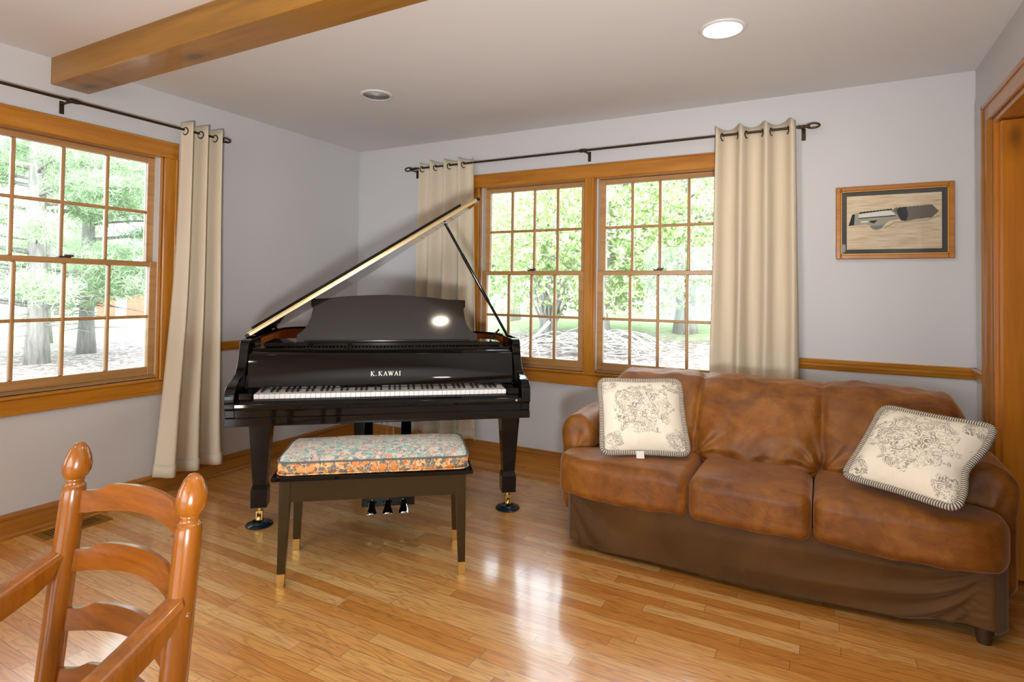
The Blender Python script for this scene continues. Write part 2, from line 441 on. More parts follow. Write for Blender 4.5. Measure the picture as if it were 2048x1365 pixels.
def wall_with_holes(name, axis, t0, t1, a0, a1, z0, z1, holes):
    mb = MB(); cuts = sorted(holes)
    def seg(p0, p1, q0, q1):
        if p1 - p0 < 1e-4 or q1 - q0 < 1e-4: return
        if axis == 'x': mb.box(p0, p1, t0, t1, q0, q1)
        else: mb.box(t0, t1, p0, p1, q0, q1)
    cur = a0
    for h in cuts:
        seg(cur, h[0], z0, z1); seg(h[0], h[1], z0, h[2]); seg(h[0], h[1], h[3], z1); cur = h[1]
    seg(cur, a1, z0, z1)
    return struct(mb.build(name, M['wall']))
wall_with_holes('wall_back', 'x', 0, .16, -.16, CX+.16, 0, H, [WB])
wall_with_holes('wall_left', 'y', -.16, 0, CY, 0, 0, H, [WL2, WL])
wall_with_holes('wall_right', 'y', CX, CX+.14, CY, 0, 0, H, [DR])
wall_with_holes('wall_rear', 'x', CY-.16, CY, -.16, CX+.16, 0, H, [WR])
struct(MB().box(-.16, CX+2.4, CY-.16, .16, H, H+.12).build('ceiling', M['ceil']))
struct(MB().box(-.16, CX+2.4, CY-.16, .16, -.12, 0).build('floor', M['floor']))
# hall beyond the doorway
struct(MB().box(CX+2.3, CX+2.4, CY-.16, .16, 0, H).box(CX+.14, CX+2.3, .04, .16, 0, H).box(CX+.14, CX+2.3, CY-.16, CY, 0, H).build('wall_hall', M['wall']))

# profiles: distance out from the wall, height
BASEP = [(0, 0), (.028, 0), (.028, .012), (.020, .020), (.014, .022), (.014, .085), (.011, .088), (.011, .092), (.017, .095), (.016, .106), (.008, .118), (0, .120)]
RAILP = [(0, .827), (.008, .827), (.012, .836), (.014, .846), (.022, .852), (.024, .866), (.028, .872), (.030, .886), (.026, .890), (0, .890)]
def run_profile(name, prof, wall, a0, a1, mat):
    mb = MB()
    if wall == 'back': mb.prism([(-d, z) for d, z in prof], a0, a1, 'x')
    if wall == 'left': mb.prism([(d, z) for d, z in prof], a0, a1, 'y')
    if wall == 'right': mb.prism([(CX-d, z) for d, z in prof], a0, a1, 'y')
    if wall == 'rear': mb.prism([(CY+d, z) for d, z in prof], a0, a1, 'x')
    return struct(mb.build(name, mat))
run_profile('baseboard_back', BASEP, 'back', 0, CX, M['base_x'])
run_profile('baseboard_left', BASEP, 'left', CY, 0, M['base_y'])
run_profile('baseboard_right', BASEP, 'right', -.25, 0, M['base_y'])
run_profile('trim_1', RAILP, 'left', -1.62, 0, M['trim_y'])
run_profile('trim_2', RAILP, 'back', 0, 1.166, M['trim_x'])
run_profile('trim_3', RAILP, 'back', 3.09, CX, M['trim_x'])
run_profile('trim_4', RAILP, 'right', -.25, 0, M['trim_y'])
run_profile('trim_5', RAILP, 'left', -4.2, -2.76, M['trim_y'])

# ceiling beam
struct(MB().box(0, CX, -2.288, -2.107, 2.302, H+.01, b=.004).build('beam', M['beam']))

# ---- windows ------------------------------------------------------
def window(name, axis, sign, wall0, units, z0, z1, casing, head_z=2.138, apron=(.605, .70), lite=True, inner=.10):
    """units: list of (a0,a1) openings. 'd' below is depth outward from the room face; sign maps it to world."""
    root = sgroup(name)
    def B(mb, a0, a1, d0, d1, q0, q1, b=0.0):
        p0, p1 = sorted((wall0 + sign*d0, wall0 + sign*d1))
        if axis == 'x': mb.box(a0, a1, p0, p1, q0, q1, b=b)
        else: mb.box(p0, p1, a0, a1, q0, q1, b=b)
    def mats(h): return M[('trim_' if h else 'sash_') + axis]
    A0, A1 = units[0][0], units[-1][1]
    # casing
    mb = MB()
    c = casing
    B(mb, A0-c, A1+c, -.020, 0, z1-.004, head_z, .004); B(mb, A0-c-.0, A1+c, -.026, 0, head_z-.012, head_z, .003)
    mb.build('head_casing', M['trim_'+axis], root)
    for a in (A0-c, A1):
        mb = MB(); B(mb, a, a+c, -.018, 0, z0-.01, z1-.004, .004)
        B(mb, a+(.0 if a < A0 else c-.014), a+(.014 if a < A0 else c), -.023, 0, z0-.01, z1-.004, .003)
        mb.build('side_casing', M['trim_z'], root)
    for (p, q) in zip(units[:-1], units[1:]):
        mb = MB(); B(mb, p[1], q[0], -.018, .12, z0-.01, z1+.01, .004); B(mb, p[1]+.05, q[0]-.004, -.026, 0, z0-.01, z1, .003)
        mb.build('mullion', M['trim_z'], root)
    mb = MB(); B(mb, A0-c-.012, A1+c+.012, -.030, .03, z0-.016, z0, .004); mb.build('stool', M['stool_'+axis], root)
    mb = MB(); B(mb, A0-c, A1+c, -.018, 0, apron[0], z0-.016, .004); B(mb, A0-c, A1+c, -.024, 0, apron[0], apron[0]+.016, .003)
    mb.build('apron', M['trim_'+axis], root)
    for (a0, a1) in units:
        # jambs
        mb = MB(); B(mb, a0-.012, a0+.006, 0, .13, z0-.01, z1); B(mb, a1-.006, a1+.012, 0, .13, z0-.01, z1); mb.build('jamb', M['trim_z'], root)
        mb = MB(); B(mb, a0, a1, 0, .13, z1-.006, z1+.01); mb.build('head_jamb', M['stool_'+axis], root)
        mb = MB(); B(mb, a0, a1, .03, .16, z0-.03, z0+.02); mb.build('sill', M['sash_'+axis], root)
        mb = MB(); B(mb, a0+.006, a0+.014, .022, .12, z0+.02, z1-.006); B(mb, a1-.014, a1-.006, .022, .12, z0+.02, z1-.006); mb.build('jamb_liner', M['liner'], root)
        sa0, sa1 = a0+.010, a1-.010
        zm = 1.387
        for up in (0, 1):
            d0 = .065 if up else .022; d1 = d0+.038; dm = (d0+d1)/2
            zb, zt = (zm-.015, z1-.008) if up else (z0+.02, zm+.015)
            st = .044; rb = .03 if up else .050; rt = .032 if up else .03
            s = MB(); B(s, sa0, sa0+st, d0, d1, zb, zt, .003); B(s, sa1-st, sa1, d0, d1, zb, zt, .003)
            B(s, sa0+st, sa1-st, d0, d1, zb, zb+rb, .003); B(s, sa0+st, sa1-st, d0, d1, zt-rt, zt, .003)
            so = s.build('upper_sash' if up else 'lower_sash', M['sash_'+axis], root)
            g0, g1, h0, h1 = sa0+st, sa1-st, zb+rb, zt-rt
            mu = MB()
            for k in (1, 2, 3):
                m_ = lerp(g0, g1, k/4); B(mu, m_-.009, m_+.009, d0+.006, d1-.006, h0, h1, .004)
            mz = (h0+h1)/2; B(mu, g0, g1, d0+.008, d1-.008, mz-.009, mz+.009, .004)
            mu.build('muntins', M['sash_z'], so)
            gl = MB(); 
            if axis == 'x': gl.box(g0, g1, *sorted((wall0+sign*(dm-.002), wall0+sign*(dm+.002))), h0, h1)
            else: gl.box(*sorted((wall0+sign*(dm-.002), wall0+sign*(dm+.002))), g0, g1, h0, h1)
            gl.build('pane', M['glass'], so)
        lk = MB(); mid = (sa0+sa1)/2; B(lk, mid-.03, mid+.03, .024, .055, zm+.015, zm+.024, .003); B(lk, mid-.005, mid+.04, .02, .034, zm+.022, zm+.032, .003)
        lk.build('sash_lock', M['lock'], root)
    return root
window('window_1', 'y', -1, 0, [(WL[0], WL[1])], WL[2], WL[3], .08)
window('window_2', 'x', 1, 0, [(1.232, 2.091), (2.163, 3.022)], WB[2], WB[3], .068)
window('window_3', 'y', -1, 0, [(-6.3, -5.33), (-5.27, -4.3)], WL2[2], WL2[3], .08)
# rear garden window behind the camera: plain frame and panes
r_ = sgroup('window_4')
mb = MB()
for k in range(5):
    x = lerp(WR[0], WR[1]-.06, k/4); mb.box(x, x+.06, CY-.12, CY+.02, WR[2], WR[3])
mb.box(WR[0], WR[1], CY-.12, CY+.02, WR[2], WR[2]+.06).box(WR[0], WR[1], CY-.12, CY+.02, WR[3]-.06, WR[3])
mb.build('window_frame', M['trim_z'], r_)
MB().box(WR[0], WR[1], CY-.07, CY-.066, WR[2], WR[3]).build('pane', M['glass'], r_)

# ---- door on the right wall ---------------------------------------
dr = sgroup('door_1')
mb = MB()
mb.box(CX-.020, CX, -.352, -.250, 0, 2.178, b=.004).box(CX-.028, CX, -.272, -.250, 0, 2.178, b=.003).box(CX-.026, CX, -.350, -.336, 0, 2.09, b=.003)
mb.build('side_casing', M['casing_shaded_z'], dr)
mb = MB()
mb.box(CX-.020, CX, -1.87, -.352, 2.090, 2.178, b=.004).box(CX-.028, CX, -1.87, -.250, 2.158, 2.178, b=.003)
mb.build('head_casing', M['base_y'], dr)
MB().box(CX-.020, CX, -1.87, -1.77, 0, 2.09, b=.004).build('side_casing', M['casing_shaded_z'], dr)
MB().box(CX-.004, CX+.145, -.392, -.362, 0, 2.085).box(CX-.004, CX+.145, -1.77, -1.745, 0, 2.085).build('jamb', M['door'], dr)
MB().box(CX-.004, CX+.145, -1.745, -.392, 2.065, 2.085).build('head_jamb', M['trim_y'], dr)
leaf = MB(); leaf.box(CX+.01, CX+.83, -.447, -.405, .012, 2.06, b=.003)
leaf.build('door_leaf', M['door'], dr)

# ---- floor vent ----------------------------------------------------
vt = thing('floor_vent', 'brass floor register set in the wood floor below the left window', 'vent', (.13, -2.18, 0))
mb = MB(); mb.box(-.066, .066, -.155, -.125, 0, .005).box(-.066, .066, .125, .155, 0, .005).box(-.066, -.048, -.125, .125, 0, .005).box(.048, .066, -.125, .125, 0, .005)
mb.build('vent_frame', M['ventb'], vt)
mb = MB()
for k in range(19):
    y = lerp(-.12, .12, k/18); mb.box(-.048, .048, y-.0025, y+.0025, .0005, .0045)
mb.build('louvers', M['ventb'], vt)
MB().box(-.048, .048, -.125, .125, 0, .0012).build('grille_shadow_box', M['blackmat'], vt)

# ---- recessed lamps -------------------------------------------------
def downlight(x, y, on, label, i=0):
    t = thing('recessed_light', label, 'ceiling light', (x, y, H), 0, None)
    MB().lathe([(.098, 0), (.101, -.004), (.096, -.009), (.082, -.010), (.078, -.006), (.078, 0)], seg=40).build('trim_ring', M['lightring'], t, 180)
    if on: MB().lathe([(.0, -.0075), (.060, -.0065), (.0779, -.004)], seg=40).build('lamp_lens', M['lamp'], t, 180)
    else:
        MB().lathe([(.0779, -.006), (.070, -.0045), (.05, -.003), (.03, -.002), (0, -.002)], seg=40).build('baffle', M['baffle'], t, 180)
        MB().lathe([(0, -.006), (.018, -.005), (.028, -.0025)], seg=24).build('bulb', flat('unlit_bulb', (.2, .2, .19), .4), t, 180)
    return t
M['baffle'] = flat('unlit_lamp_baffle', (.42, .42, .40), .5)
downlight(3.155, -1.095, True, 'lit round recessed ceiling light above the sofa')
downlight(1.152, -1.092, False, 'unlit round recessed ceiling light above the piano')
for x, y, lb in ((3.22, -2.62, 'lit round recessed ceiling light next to the beam, right of the camera'), (1.15, -4.1, 'lit round recessed ceiling light behind the beam, near the left wall'), (1.15, -6.2, 'lit round recessed ceiling light at the rear left of the room'), (3.15, -6.2, 'lit round recessed ceiling light at the rear right of the room')):
    downlight(x, y, True, lb)

# lamp with five globes added behind the camera to lift the indoor light
cd = thing('fill_chandelier', 'added fill light behind the camera, five frosted globes on brass arms', 'fill_chandelier', (2.0, -5.3, 0))
mb = MB().tube([(0, 0, 1.45), (0, 0, H)], .008, 8).lathe([(0, 1.40), (.03, 1.43), (.04, 1.47), (.02, 1.52), (0, 1.54)], seg=16)
for k in range(5):
    a = 2*PI*k/5; mb.tube([(0, 0, 1.46), (math.cos(a)*.15, math.sin(a)*.15, 1.38), (math.cos(a)*.28, math.sin(a)*.28, 1.45)], .007, 8)
mb.build('fill_chandelier_arms', M['brass'], cd, 50)
for k in range(5):
    a = 2*PI*k/5; MB().lathe([(0, 0)]+[(.075*math.sin(PI*j/12), .075-.075*math.cos(PI*j/12)) for j in range(1, 12)]+[(0, .15)], (math.cos(a)*.28, math.sin(a)*.28, 1.46), 20).build('fill_globe', M['fill_globe'], cd, 180)
# ------------------------------------------------------------------ curtain rods + curtains
def rod(axis, wall, a0, a1, z, off, brackets, label, collar):
    """axis x: rod runs along x at y=-off; axis y: along y at x=off"""
    def P(a, d, h): return (a, -d, h) if axis == 'x' else (d, a, h)
    t = thing('curtain_rod', label, 'curtain rod', P((a0+a1)/2, 0, z))
    o = Vector(P((a0+a1)/2, 0, z))
    L = lambda a, d, h: Vector(P(a, d, h)) - o
    MB().tube([L(a0+.05, off, z), L(a1-.05, off, z)], .0075, 10).tube([L(collar-.03, off, z), L(collar-.02, off, z), L(collar+.01, off, z), L(collar+.03, off, z)], [.008, .0125, .0125, .008], 10).build('rod', M['iron'], t, 40)
    for e, sg in ((a0, 1), (a1, -1)):
        pts = []
        for k in range(20):
            an = 2*PI*k/20
            pts.append(L(e + sg*(.035 + .033*math.cos(an)), off, z + .0135*math.sin(an)))
        mb = MB().tube(pts, .0052, 8, closed=True)
        mb.tube([L(e+sg*.068, off, z), L(e+sg*.08, off, z), L(e+sg*.095, off, z), L(e+sg*.11, off, z)], [.006, .011, .008, .012], 10)
        mb.build('finial', M['iron'], t, 60)
    for b in brackets:
        mb = MB()
        def bx(a, d0, d1, h0, h1, w=.011):
            p, q = P(a-w, d0, h0), P(a+w, d1, h1)
            mb.box(*sorted((p[0]-o.x, q[0]-o.x)), *sorted((p[1]-o.y, q[1]-o.y)), h0-z, h1-z, b=.0015)
        bx(b, 0.0, .005, z-.062, z+.006); bx(b, 0, off+.006, z-.014, z-.007, .008)
        bx(b, off-.012, off+.012, z-.014, z-.0075)
        mb.build('bracket', M['iron'], t, 40)
    return t
rod('x', 0, .563, 3.535, 2.222, .080, (.63, 2.119, 3.449), 'long dark iron curtain rod above the double window on the back wall', 2.10)
rod('y', 0, -3.15, -1.300, 2.222, .080, (-2.235, -3.08, -1.335), 'dark iron curtain rod above the left wall window, under the beam', -2.21)

def curtain_panel(axis, sgn, a_top, a_bot, z0, z1, off, waves, label, phase=0.0, amp=.042, group=None, zrod=2.222, amp_b=None, skew=1.0):
    ctr = (a_top[0]+a_top[1])/2
    base = (ctr, -off, z0) if axis == 'x' else (off, ctr, z0)
    t = thing('curtain', label, 'curtain', base, 0, group)
    rs = random.Random(int(1000*ctr))
    jit = [rs.uniform(-.25, .25) for _ in range(40)]
    amp_b = amp_b or amp*1.1
    def P(u, v):
        # v: 0 top, 1 bottom
        a = lerp(lerp(a_top[0], a_top[1], u), lerp(a_bot[0], a_bot[1], u), v**skew)
        ph = u*waves*2*PI + phase
        k = v*v*(3-2*v)
        s = math.sin(ph + .25*k*math.sin(5*u+ctr))
        s = math.copysign(abs(s)**.8, s)
        am = lerp(amp, amp_b, v)*(1+.30*k*math.sin(ph*.5+ctr*7))
        d = off + am*s + .006*math.sin(ph*2+9*v)*v + .004*math.sin(23*u+3*v)*k
        d = max(d, .034)
        z = lerp(z1, z0, v) + (.006*math.sin(ph*1.0+1.2) if v < .02 else 0)
        a += .010*math.cos(ph)*(1-.5*k)
        return (a, -d, z) if axis == 'x' else (d, a, z)
    def PL(u, v):
        p = P(u, v); return (p[0]-base[0], p[1]-base[1], p[2]-base[2])
    nu = int(waves*22)+1
    mb = MB().grid(nu, 40, PL)
    o = mb.build('curtain_cloth', M['curtain'], t, 180, fixn=False)
    m = o.modifiers.new('solid', 'SOLIDIFY'); m.thickness = .0022; m.offset = 0
    # hem band line
    MB().grid(nu, 3, lambda u, v: (lambda p: (p[0], p[1], p[2]))(PL(u, 1-.034*(1-v)-.0))).build('hem', M['curtain'], t, 180, fixn=False).modifiers.new('solid', 'SOLIDIFY').thickness = .006
    # grommets where the cloth crosses the rod
    vz = (z1-zrod)/(z1-z0)
    n = 400; prev = None
    for i in range(n+1):
        u = i/n; p = Vector(P(u, vz)); d = (-p.y if axis == 'x' else p.x) - off
        if prev is not None and d*prev[0] < 0 and .02 < u < .985:
            q = (p + prev[1])/2; tn = (p - prev[1]); tn.z = 0; tn.normalize()
            up = Vector((0, 0, 1)); nm = tn.cross(up)
            ctrp = q - Vector(base) + Vector((0, 0, zrod-.010-q.z)); 
            pts = [ctrp + tn*.0215*math.cos(2*PI*k/20) + up*.0215*math.sin(2*PI*k/20) for k in range(20)]
            MB().tube(pts, .0042, 6, closed=True).build('grommet', M['iron'], t, 60)
        prev = (d, p)
    return t
curtain_panel('x', 1, (.735, 1.205), (.70, 1.262), .135, 2.262, .080, 3.6, 'cream grommet curtain at the left end of the back window, behind the piano lid', phase=2.6)
curtain_panel('x', 1, (2.968, 3.420), (2.93, 3.445), .13, 2.262, .080, 3.3, 'cream grommet curtain at the right end of the back window, behind the sofa', phase=.9)
curtain_panel('y', 1, (-1.635, -1.365), (-1.735, -1.300), .118, 2.262, .092, 2.75, 'cream grommet curtain gathered beside the left wall window', phase=-.64, amp=.052, amp_b=.056, skew=2.4)

# ------------------------------------------------------------------ picture
pf = thing('framed_picture', 'wood-framed aerial view of a farm hanging on the wall right of the back window', 'picture', (3.8865, 0, 1.6635))
w2, h2 = .2725, .204
mb = MB()
for a in (0, 1):
    sx = -1 if a == 0 else 1
    x0, x1 = sorted((sx*w2, sx*(w2-.026)))
    mb.box(x0, x1, -.022, -.001, -h2, h2, b=.004)
    z0_, z1_ = sorted((sx*h2, sx*(h2-.026)))
    mb.box(-w2+.026, w2-.026, -.022, -.001, z0_, z1_, b=.004)
mb.build('frame', wood('picture_frame_wood', 'x', srgb(150, 88, 20), srgb(198, 130, 44), .35), pf)
mb = MB()
for a in (-1, 1):
    x0, x1 = sorted((a*(w2-.026), a*(w2-.030))); mb.box(x0, x1, -.019, -.004, -h2+.026, h2-.026)
    x0, x1 = sorted((a*(h2-.026), a*(h2-.030))); mb.box(-w2+.026, w2-.026, -.019, -.004, x0, x1)
mb.build('gilt_liner', flat('gilt_liner', srgb(206, 152, 60), .4, .3), pf)
MB().box(-w2+.028, w2-.028, -.010, -.006, -h2+.028, h2-.028).build('mat_board', flat('dark_grey_mat', srgb(74, 72, 72), .7), pf)
t = NT('tan_field_print')
nn = t.noise(t.coord('Object', (2, 1, 22)), 4, 4, .6, .5)
t.bsdf(Base_Color=t.ramp(nn, [(.3, srgb(222, 192, 152)), (.5, srgb(250, 222, 184)), (.7, srgb(255, 240, 212))]), Roughness=.6)
tf = t.mat
pm = [tf, flat('print_grey_ground', srgb(186, 178, 162), .7), flat('print_white_roof', srgb(255, 250, 240), .7), flat('print_dark_trees', srgb(44, 44, 50), .8), flat('print_pond', srgb(138, 138, 138), .6), flat('print_track', srgb(206, 186, 154), .7), flat('print_bare_trees', srgb(128, 118, 110), .8)]
mb = MB(); pw, ph_ = .218, .150
mb.box(-pw, pw, -.0125, -.010, -ph_, ph_)
def pp(k, pts, y):
    mb.mi = k; mb.add([(lerp(-pw, pw, a), -.0125-y*.00012, lerp(-ph_, ph_, b)) for a, b in pts], [tuple(range(len(pts)))])
pp(1, [(.02, .44), (.06, .66), (.14, .69), (.42, .72), (.52, .72), (.60, .60), (.56, .54), (.46, .52), (.38, .40), (.30, .37), (.26, .44), (.2, .47)], 1)
pp(4, [(.25, .43), (.38, .44), (.42, .47), (.38, .38), (.33, .36), (.29, .37)], 2)
pp(3, [(.02, .45), (.06, .66), (.09, .66), (.08, .46)], 2)
pp(2, [(.13, .66), (.47, .72), (.53, .62), (.13, .59)], 3)
pp(3, [(.13, .575), (.13, .59), (.53, .62), (.53, .60)], 3)
pp(3, [(.25, .50), (.26, .53), (.34, .535), (.30, .48)], 4)
pp(2, [(.15, .50), (.16, .53), (.24, .53), (.23, .50)], 4)
tr_ = [(.50, .70)] + [(.52+.018*i, .745+.012*(i % 2)+.0015*i) for i in range(22)] + [(.97, .66), (.90, .55), (.75, .53), (.63, .50), (.58, .52), (.55, .62)]
pp(6, tr_, 4)
pp(3, [(.54, .70), (.56, .75), (.64, .76), (.66, .62), (.64, .51), (.59, .51), (.56, .60)], 5)
pp(3, [(.13, .665)] + [(.14+.018*i, .69+.012*(i % 2)+.0022*i) for i in range(20)] + [(.50, .71), (.40, .705)], 4)
pp(5, [(.40, .40), (.52, .50), (.62, .50), (.85, .52), (.98, .60), (.98, .57), (.86, .50), (.63, .475), (.53, .475), (.42, .375)], 5)
mb.build('print', pm, pf, fixn=False)
MB().add([(-w2+.046, -.0160, -h2+.046), (w2-.046, -.0160, -h2+.046), (w2-.046, -.0160, h2-.046), (-w2+.046, -.0160, h2-.046)], [(0, 1, 2, 3)]).build('pane', M['glass'], pf)
# bevelled glass rim strip
mb = MB()
a_, b_ = w2-.030, h2-.030
for (x0, z0_, x1, z1_, nx, nz) in ((-a_, -b_, a_, -b_, 0, 1), (-a_, b_, a_, b_, 0, -1), (-a_, -b_, -a_, b_, 1, 0), (a_, -b_, a_, b_, -1, 0)):
    k = .018
    mb.add([(x0, -.0150, z0_), (x1, -.0150, z1_), (x1+nx*k-(k if nz and x1 > 0 else 0), -.0185, z1_+nz*k-(k if nx and z1_ > 0 else 0)), (x0+nx*k+(k if nz else 0), -.0185, z0_+nz*k+(k if nx else 0))], [(0, 1, 2, 3)])
mb.build('glass_bevel', M['glass'], pf)

# ------------------------------------------------------------------ piano
TH = R(39.9)
PN = thing('grand_piano', 'black polished baby grand piano with open lid and K. KAWAI lettering', 'piano', (1.6265, -1.52, 0), TH)
BK = M['black']
def rimcurve(off):
    """outline of the case, counter-clockwise seen from above, inset by off"""
    x = .735-off; P_ = [(-x, .30), (x, .30), (x, .50)]
    # bentside
    ctrl = [(x, .50), (x-.005, .66), (x-.09, .80), (x-.26, .92), (x-.42, 1.03), (x-.56, 1.18), (x-.70, 1.33-off), (x-.90, 1.415-off), (x-1.13, 1.40-off), (x-1.33, 1.32-off), (-x, 1.18)]
    n = len(ctrl)
    for i in range(n-1):
        p0 = ctrl[max(i-1, 0)]; p1 = ctrl[i]; p2 = ctrl[i+1]; p3 = ctrl[min(i+2, n-1)]
        for k in range(1, 7):
            t_ = k/6
            P_.append(tuple(.5*((2*p1[j]) + (-p0[j]+p2[j])*t_ + (2*p0[j]-5*p1[j]+4*p2[j]-p3[j])*t_**2 + (-p0[j]+3*p1[j]-3*p2[j]+p3[j])*t_**3) for j in (0, 1)))
    return P_
outer, inner = rimcurve(0), rimcurve(.038)
def ring(mb, A, B, z0, z1):
    n = len(A); vs = [(p[0], p[1], z0) for p in A]+[(p[0], p[1], z1) for p in A]+[(p[0], p[1], z1) for p in B]+[(p[0], p[1], z0) for p in B]
    fs = []
    for i in range(1, n):       # open at the front edge (between points 0 and 1)
        j = (i+1) % n
        for a, b in ((0, 1), (1, 2), (2, 3), (3, 0)):
            fs.append((a*n+i, a*n+j, b*n+j, b*n+i))
    return mb.add(vs, fs)
ring(MB(), outer, inner, .640, .985).build('rim', BK, PN, 35)
ring(MB(), [(p[0]*.9995, p[1]) for p in inner], rimcurve(.043), .66, .972).build('inner_rim', M['innerrim'], PN, 35)
MB().prism(rimcurve(.042), .86, .875).build('soundboard', M['innerrim'], PN)
t_ = rimcurve(.09); MB().prism(t_, .876, .893).build('iron_plate', M['goldbr'], PN, bevel=.006)
mb = MB()
for k in range(60):
    u = lerp(-.60, .55, k/59); w1 = min(1.25, 1.22-.62*max(0, (u+.35))*1.05); mb.tube([(u, .42, .905), (u, w1, .905)], .0009, 4)
mb.build('strings', M['chrome'], PN)
mb = MB()
for k in range(56): 
    u = lerp(-.60, .55, k/55); mb.box(u-.006, u+.006, .60, .70, .907, .925)
mb.build('dampers', M['blackmat'], PN)
# arms with scrolled ends
def armprof():
    pts = [(.50, .640), (.50, .985), (.235, .985), (.205, .984)]
    for k in range(1, 9):      # concave sweep down
        a = k/8; pts.append((lerp(.205, .045, a**1.15), lerp(.984, .800, 1-(1-a)**1.0) - .012*math.sin(PI*a)))
    pts += [(.020, .791), (-.010, .787), (-.030, .776), (-.042, .758), (-.046, .735), (-.044, .690), (-.046, .680), (-.040, .676), (-.020, .640)]
    return pts
ap = [(.50, .640), (.50, .985), (.26, .985), (.235, .981), (.222, .972), (.214, .955), (.206, .925), (.196, .895), (.180, .868), (.158, .842), (.130, .822), (.095, .808), (.060, .800), (.020, .794), (-.010, .787), (-.030, .774), (-.042, .756), (-.046, .735), (-.045, .684), (-.030, .676), (-.030, .640)]
for sx in (-1, 1):
    x0, x1 = sorted((sx*.735, sx*.690))
    MB().prism(ap, x0, x1, 'x').build('arm', BK, PN, 40, bevel=.003)
mb = MB(); mb.box(-.735, .735, -.038, .62, .600, .640, b=.003).build('key_bed', BK, PN)
mb = MB(); mb.box(-.690, .690, -.034, .0, .640, .676, b=.002).build('key_bed_front_rail', BK, PN)
sl = [(-.040, .676), (-.044, .690), (-.040, .704), (-.028, .712), (-.003, .7205), (-.003, .676)]
MB().prism(sl, -.690, .690, 'x').build('key_slip', BK, PN, 30, bevel=.0015)
for sx in (-1, 1):
    x0, x1 = sorted((sx*.688, sx*.620))
    MB().box(x0, x1, -.003, .20, .676, .748, b=.006).build('cheek_block', BK, PN)
MB().lathe([(.006, 0), (.006, .004), (0, .006)], (.662, -.0415, 0), 12, None).build('keyslip_screw', M['chrome'], PN).matrix_local = Matrix.Translation((0, 0, 0))
o_ = bpy.data.objects['keyslip_screw']; bpy.data.meshes[o_.data.name].transform(Matrix.Translation((.662, -.0445, .694)) @ Matrix.Rotation(R(90), 4, 'X') @ Matrix.Translation((-.662, .0415, 0)))
# fallboard
fb = [(.150, .752), (.156, .760), (.176, .800), (.196, .890), (.200, .912), (.214, .922), (.236, .926), (.262, .922), (.262, .900), (.235, .880), (.19, .752)]
MB().prism(fb, -.686, .686, 'x').build('fallboard', BK, PN, 40, bevel=.0015)
MB().box(-.618, .618, .142, .152, .741, .747).build('key_felt', M['felt'], PN)
# desk shelf, front lid rail, interior blocks
MB().box(-.686, .686, .262, .300, .900, .938, b=.003).build('stretcher', BK, PN)
MB().box(-.640, .640, .330, .60, .938, .962, b=.004).build('desk_shelf', BK, PN)
for sx in (-1, 1):
    x0, x1 = sorted((sx*.686, sx*.590)); MB().box(x0, x1, .30, .62, .895, .936, b=.003).build('shelf_rail', BK, PN)
MB().box(-.686, .686, .30, .36, .80, .905).build('pin_block', M['blackmat'], PN)
# lettering, built from strokes with serifs
def letter(mb, ch, x, h):
    st = h*.17; th = h*.09
    def bar(x0, z0, x1, z1, w):
        d = Vector((x1-x0, z1-z0)); n_ = Vector((-d.y, d.x)).normalized()*w/2
        mb.prism([(x0+n_.x, z0+n_.y), (x0-n_.x, z0-n_.y), (x1-n_.x, z1-n_.y), (x1+n_.x, z1+n_.y)], 0, .0006, 'y')
    def serif(cx, z, w=.30): bar(x+cx*h-w*h/2, z, x+cx*h+w*h/2, z, th*.8)
    if ch == 'K':
        bar(x+.14*h, 0, x+.14*h, h, st); bar(x+.2*h, .42*h, x+.66*h, h, th); bar(x+.3*h, .52*h, x+.72*h, 0, st); serif(.14, 0); serif(.14, h); serif(.68, h, .26); serif(.76, 0, .26); return .98*h
    if ch == 'A':
        bar(x+.08*h, 0, x+.42*h, h, th); bar(x+.40*h, h, x+.76*h, 0, st); bar(x+.2*h, .34*h, x+.62*h, .34*h, th*.8); serif(.08, 0, .24); serif(.76, 0, .26); return .94*h
    if ch == 'W':
        bar(x+.08*h, h, x+.34*h, 0, st); bar(x+.34*h, 0, x+.56*h, .95*h, th); bar(x+.54*h, h, x+.80*h, 0, st); bar(x+.80*h, 0, x+1.05*h, h, th); serif(.08, h, .24); serif(.54, h, .2); serif(1.06, h, .22); return 1.22*h
    if ch == 'I':
        bar(x+.14*h, 0, x+.14*h, h, st); serif(.14, 0); serif(.14, h); return .32*h
    if ch == '.':
        bar(x, .07*h, x+.15*h, .07*h, .15*h); return .40*h
    return .2*h
mb = MB(); x = 0; hL = .0225
for ch in 'K. KAWAI':
    x += letter(mb, ch, x, hL) + (.13*hL if ch not in ' .' else 0)
sc_ = .158/x
o_ = mb.build('lettering', M['letters'], PN)
# lie on the fallboard slope between (.176,.800) and (.196,.890)
sl_a = math.atan2(.020, .090)
o_.matrix_local = Matrix.Translation((-.078, .1760, .7985)) @ Matrix.Rotation(-sl_a, 4, 'X') @ Matrix.Diagonal((sc_, 1, 1, 1)) @ Matrix.Translation((0, -.0009, 0))
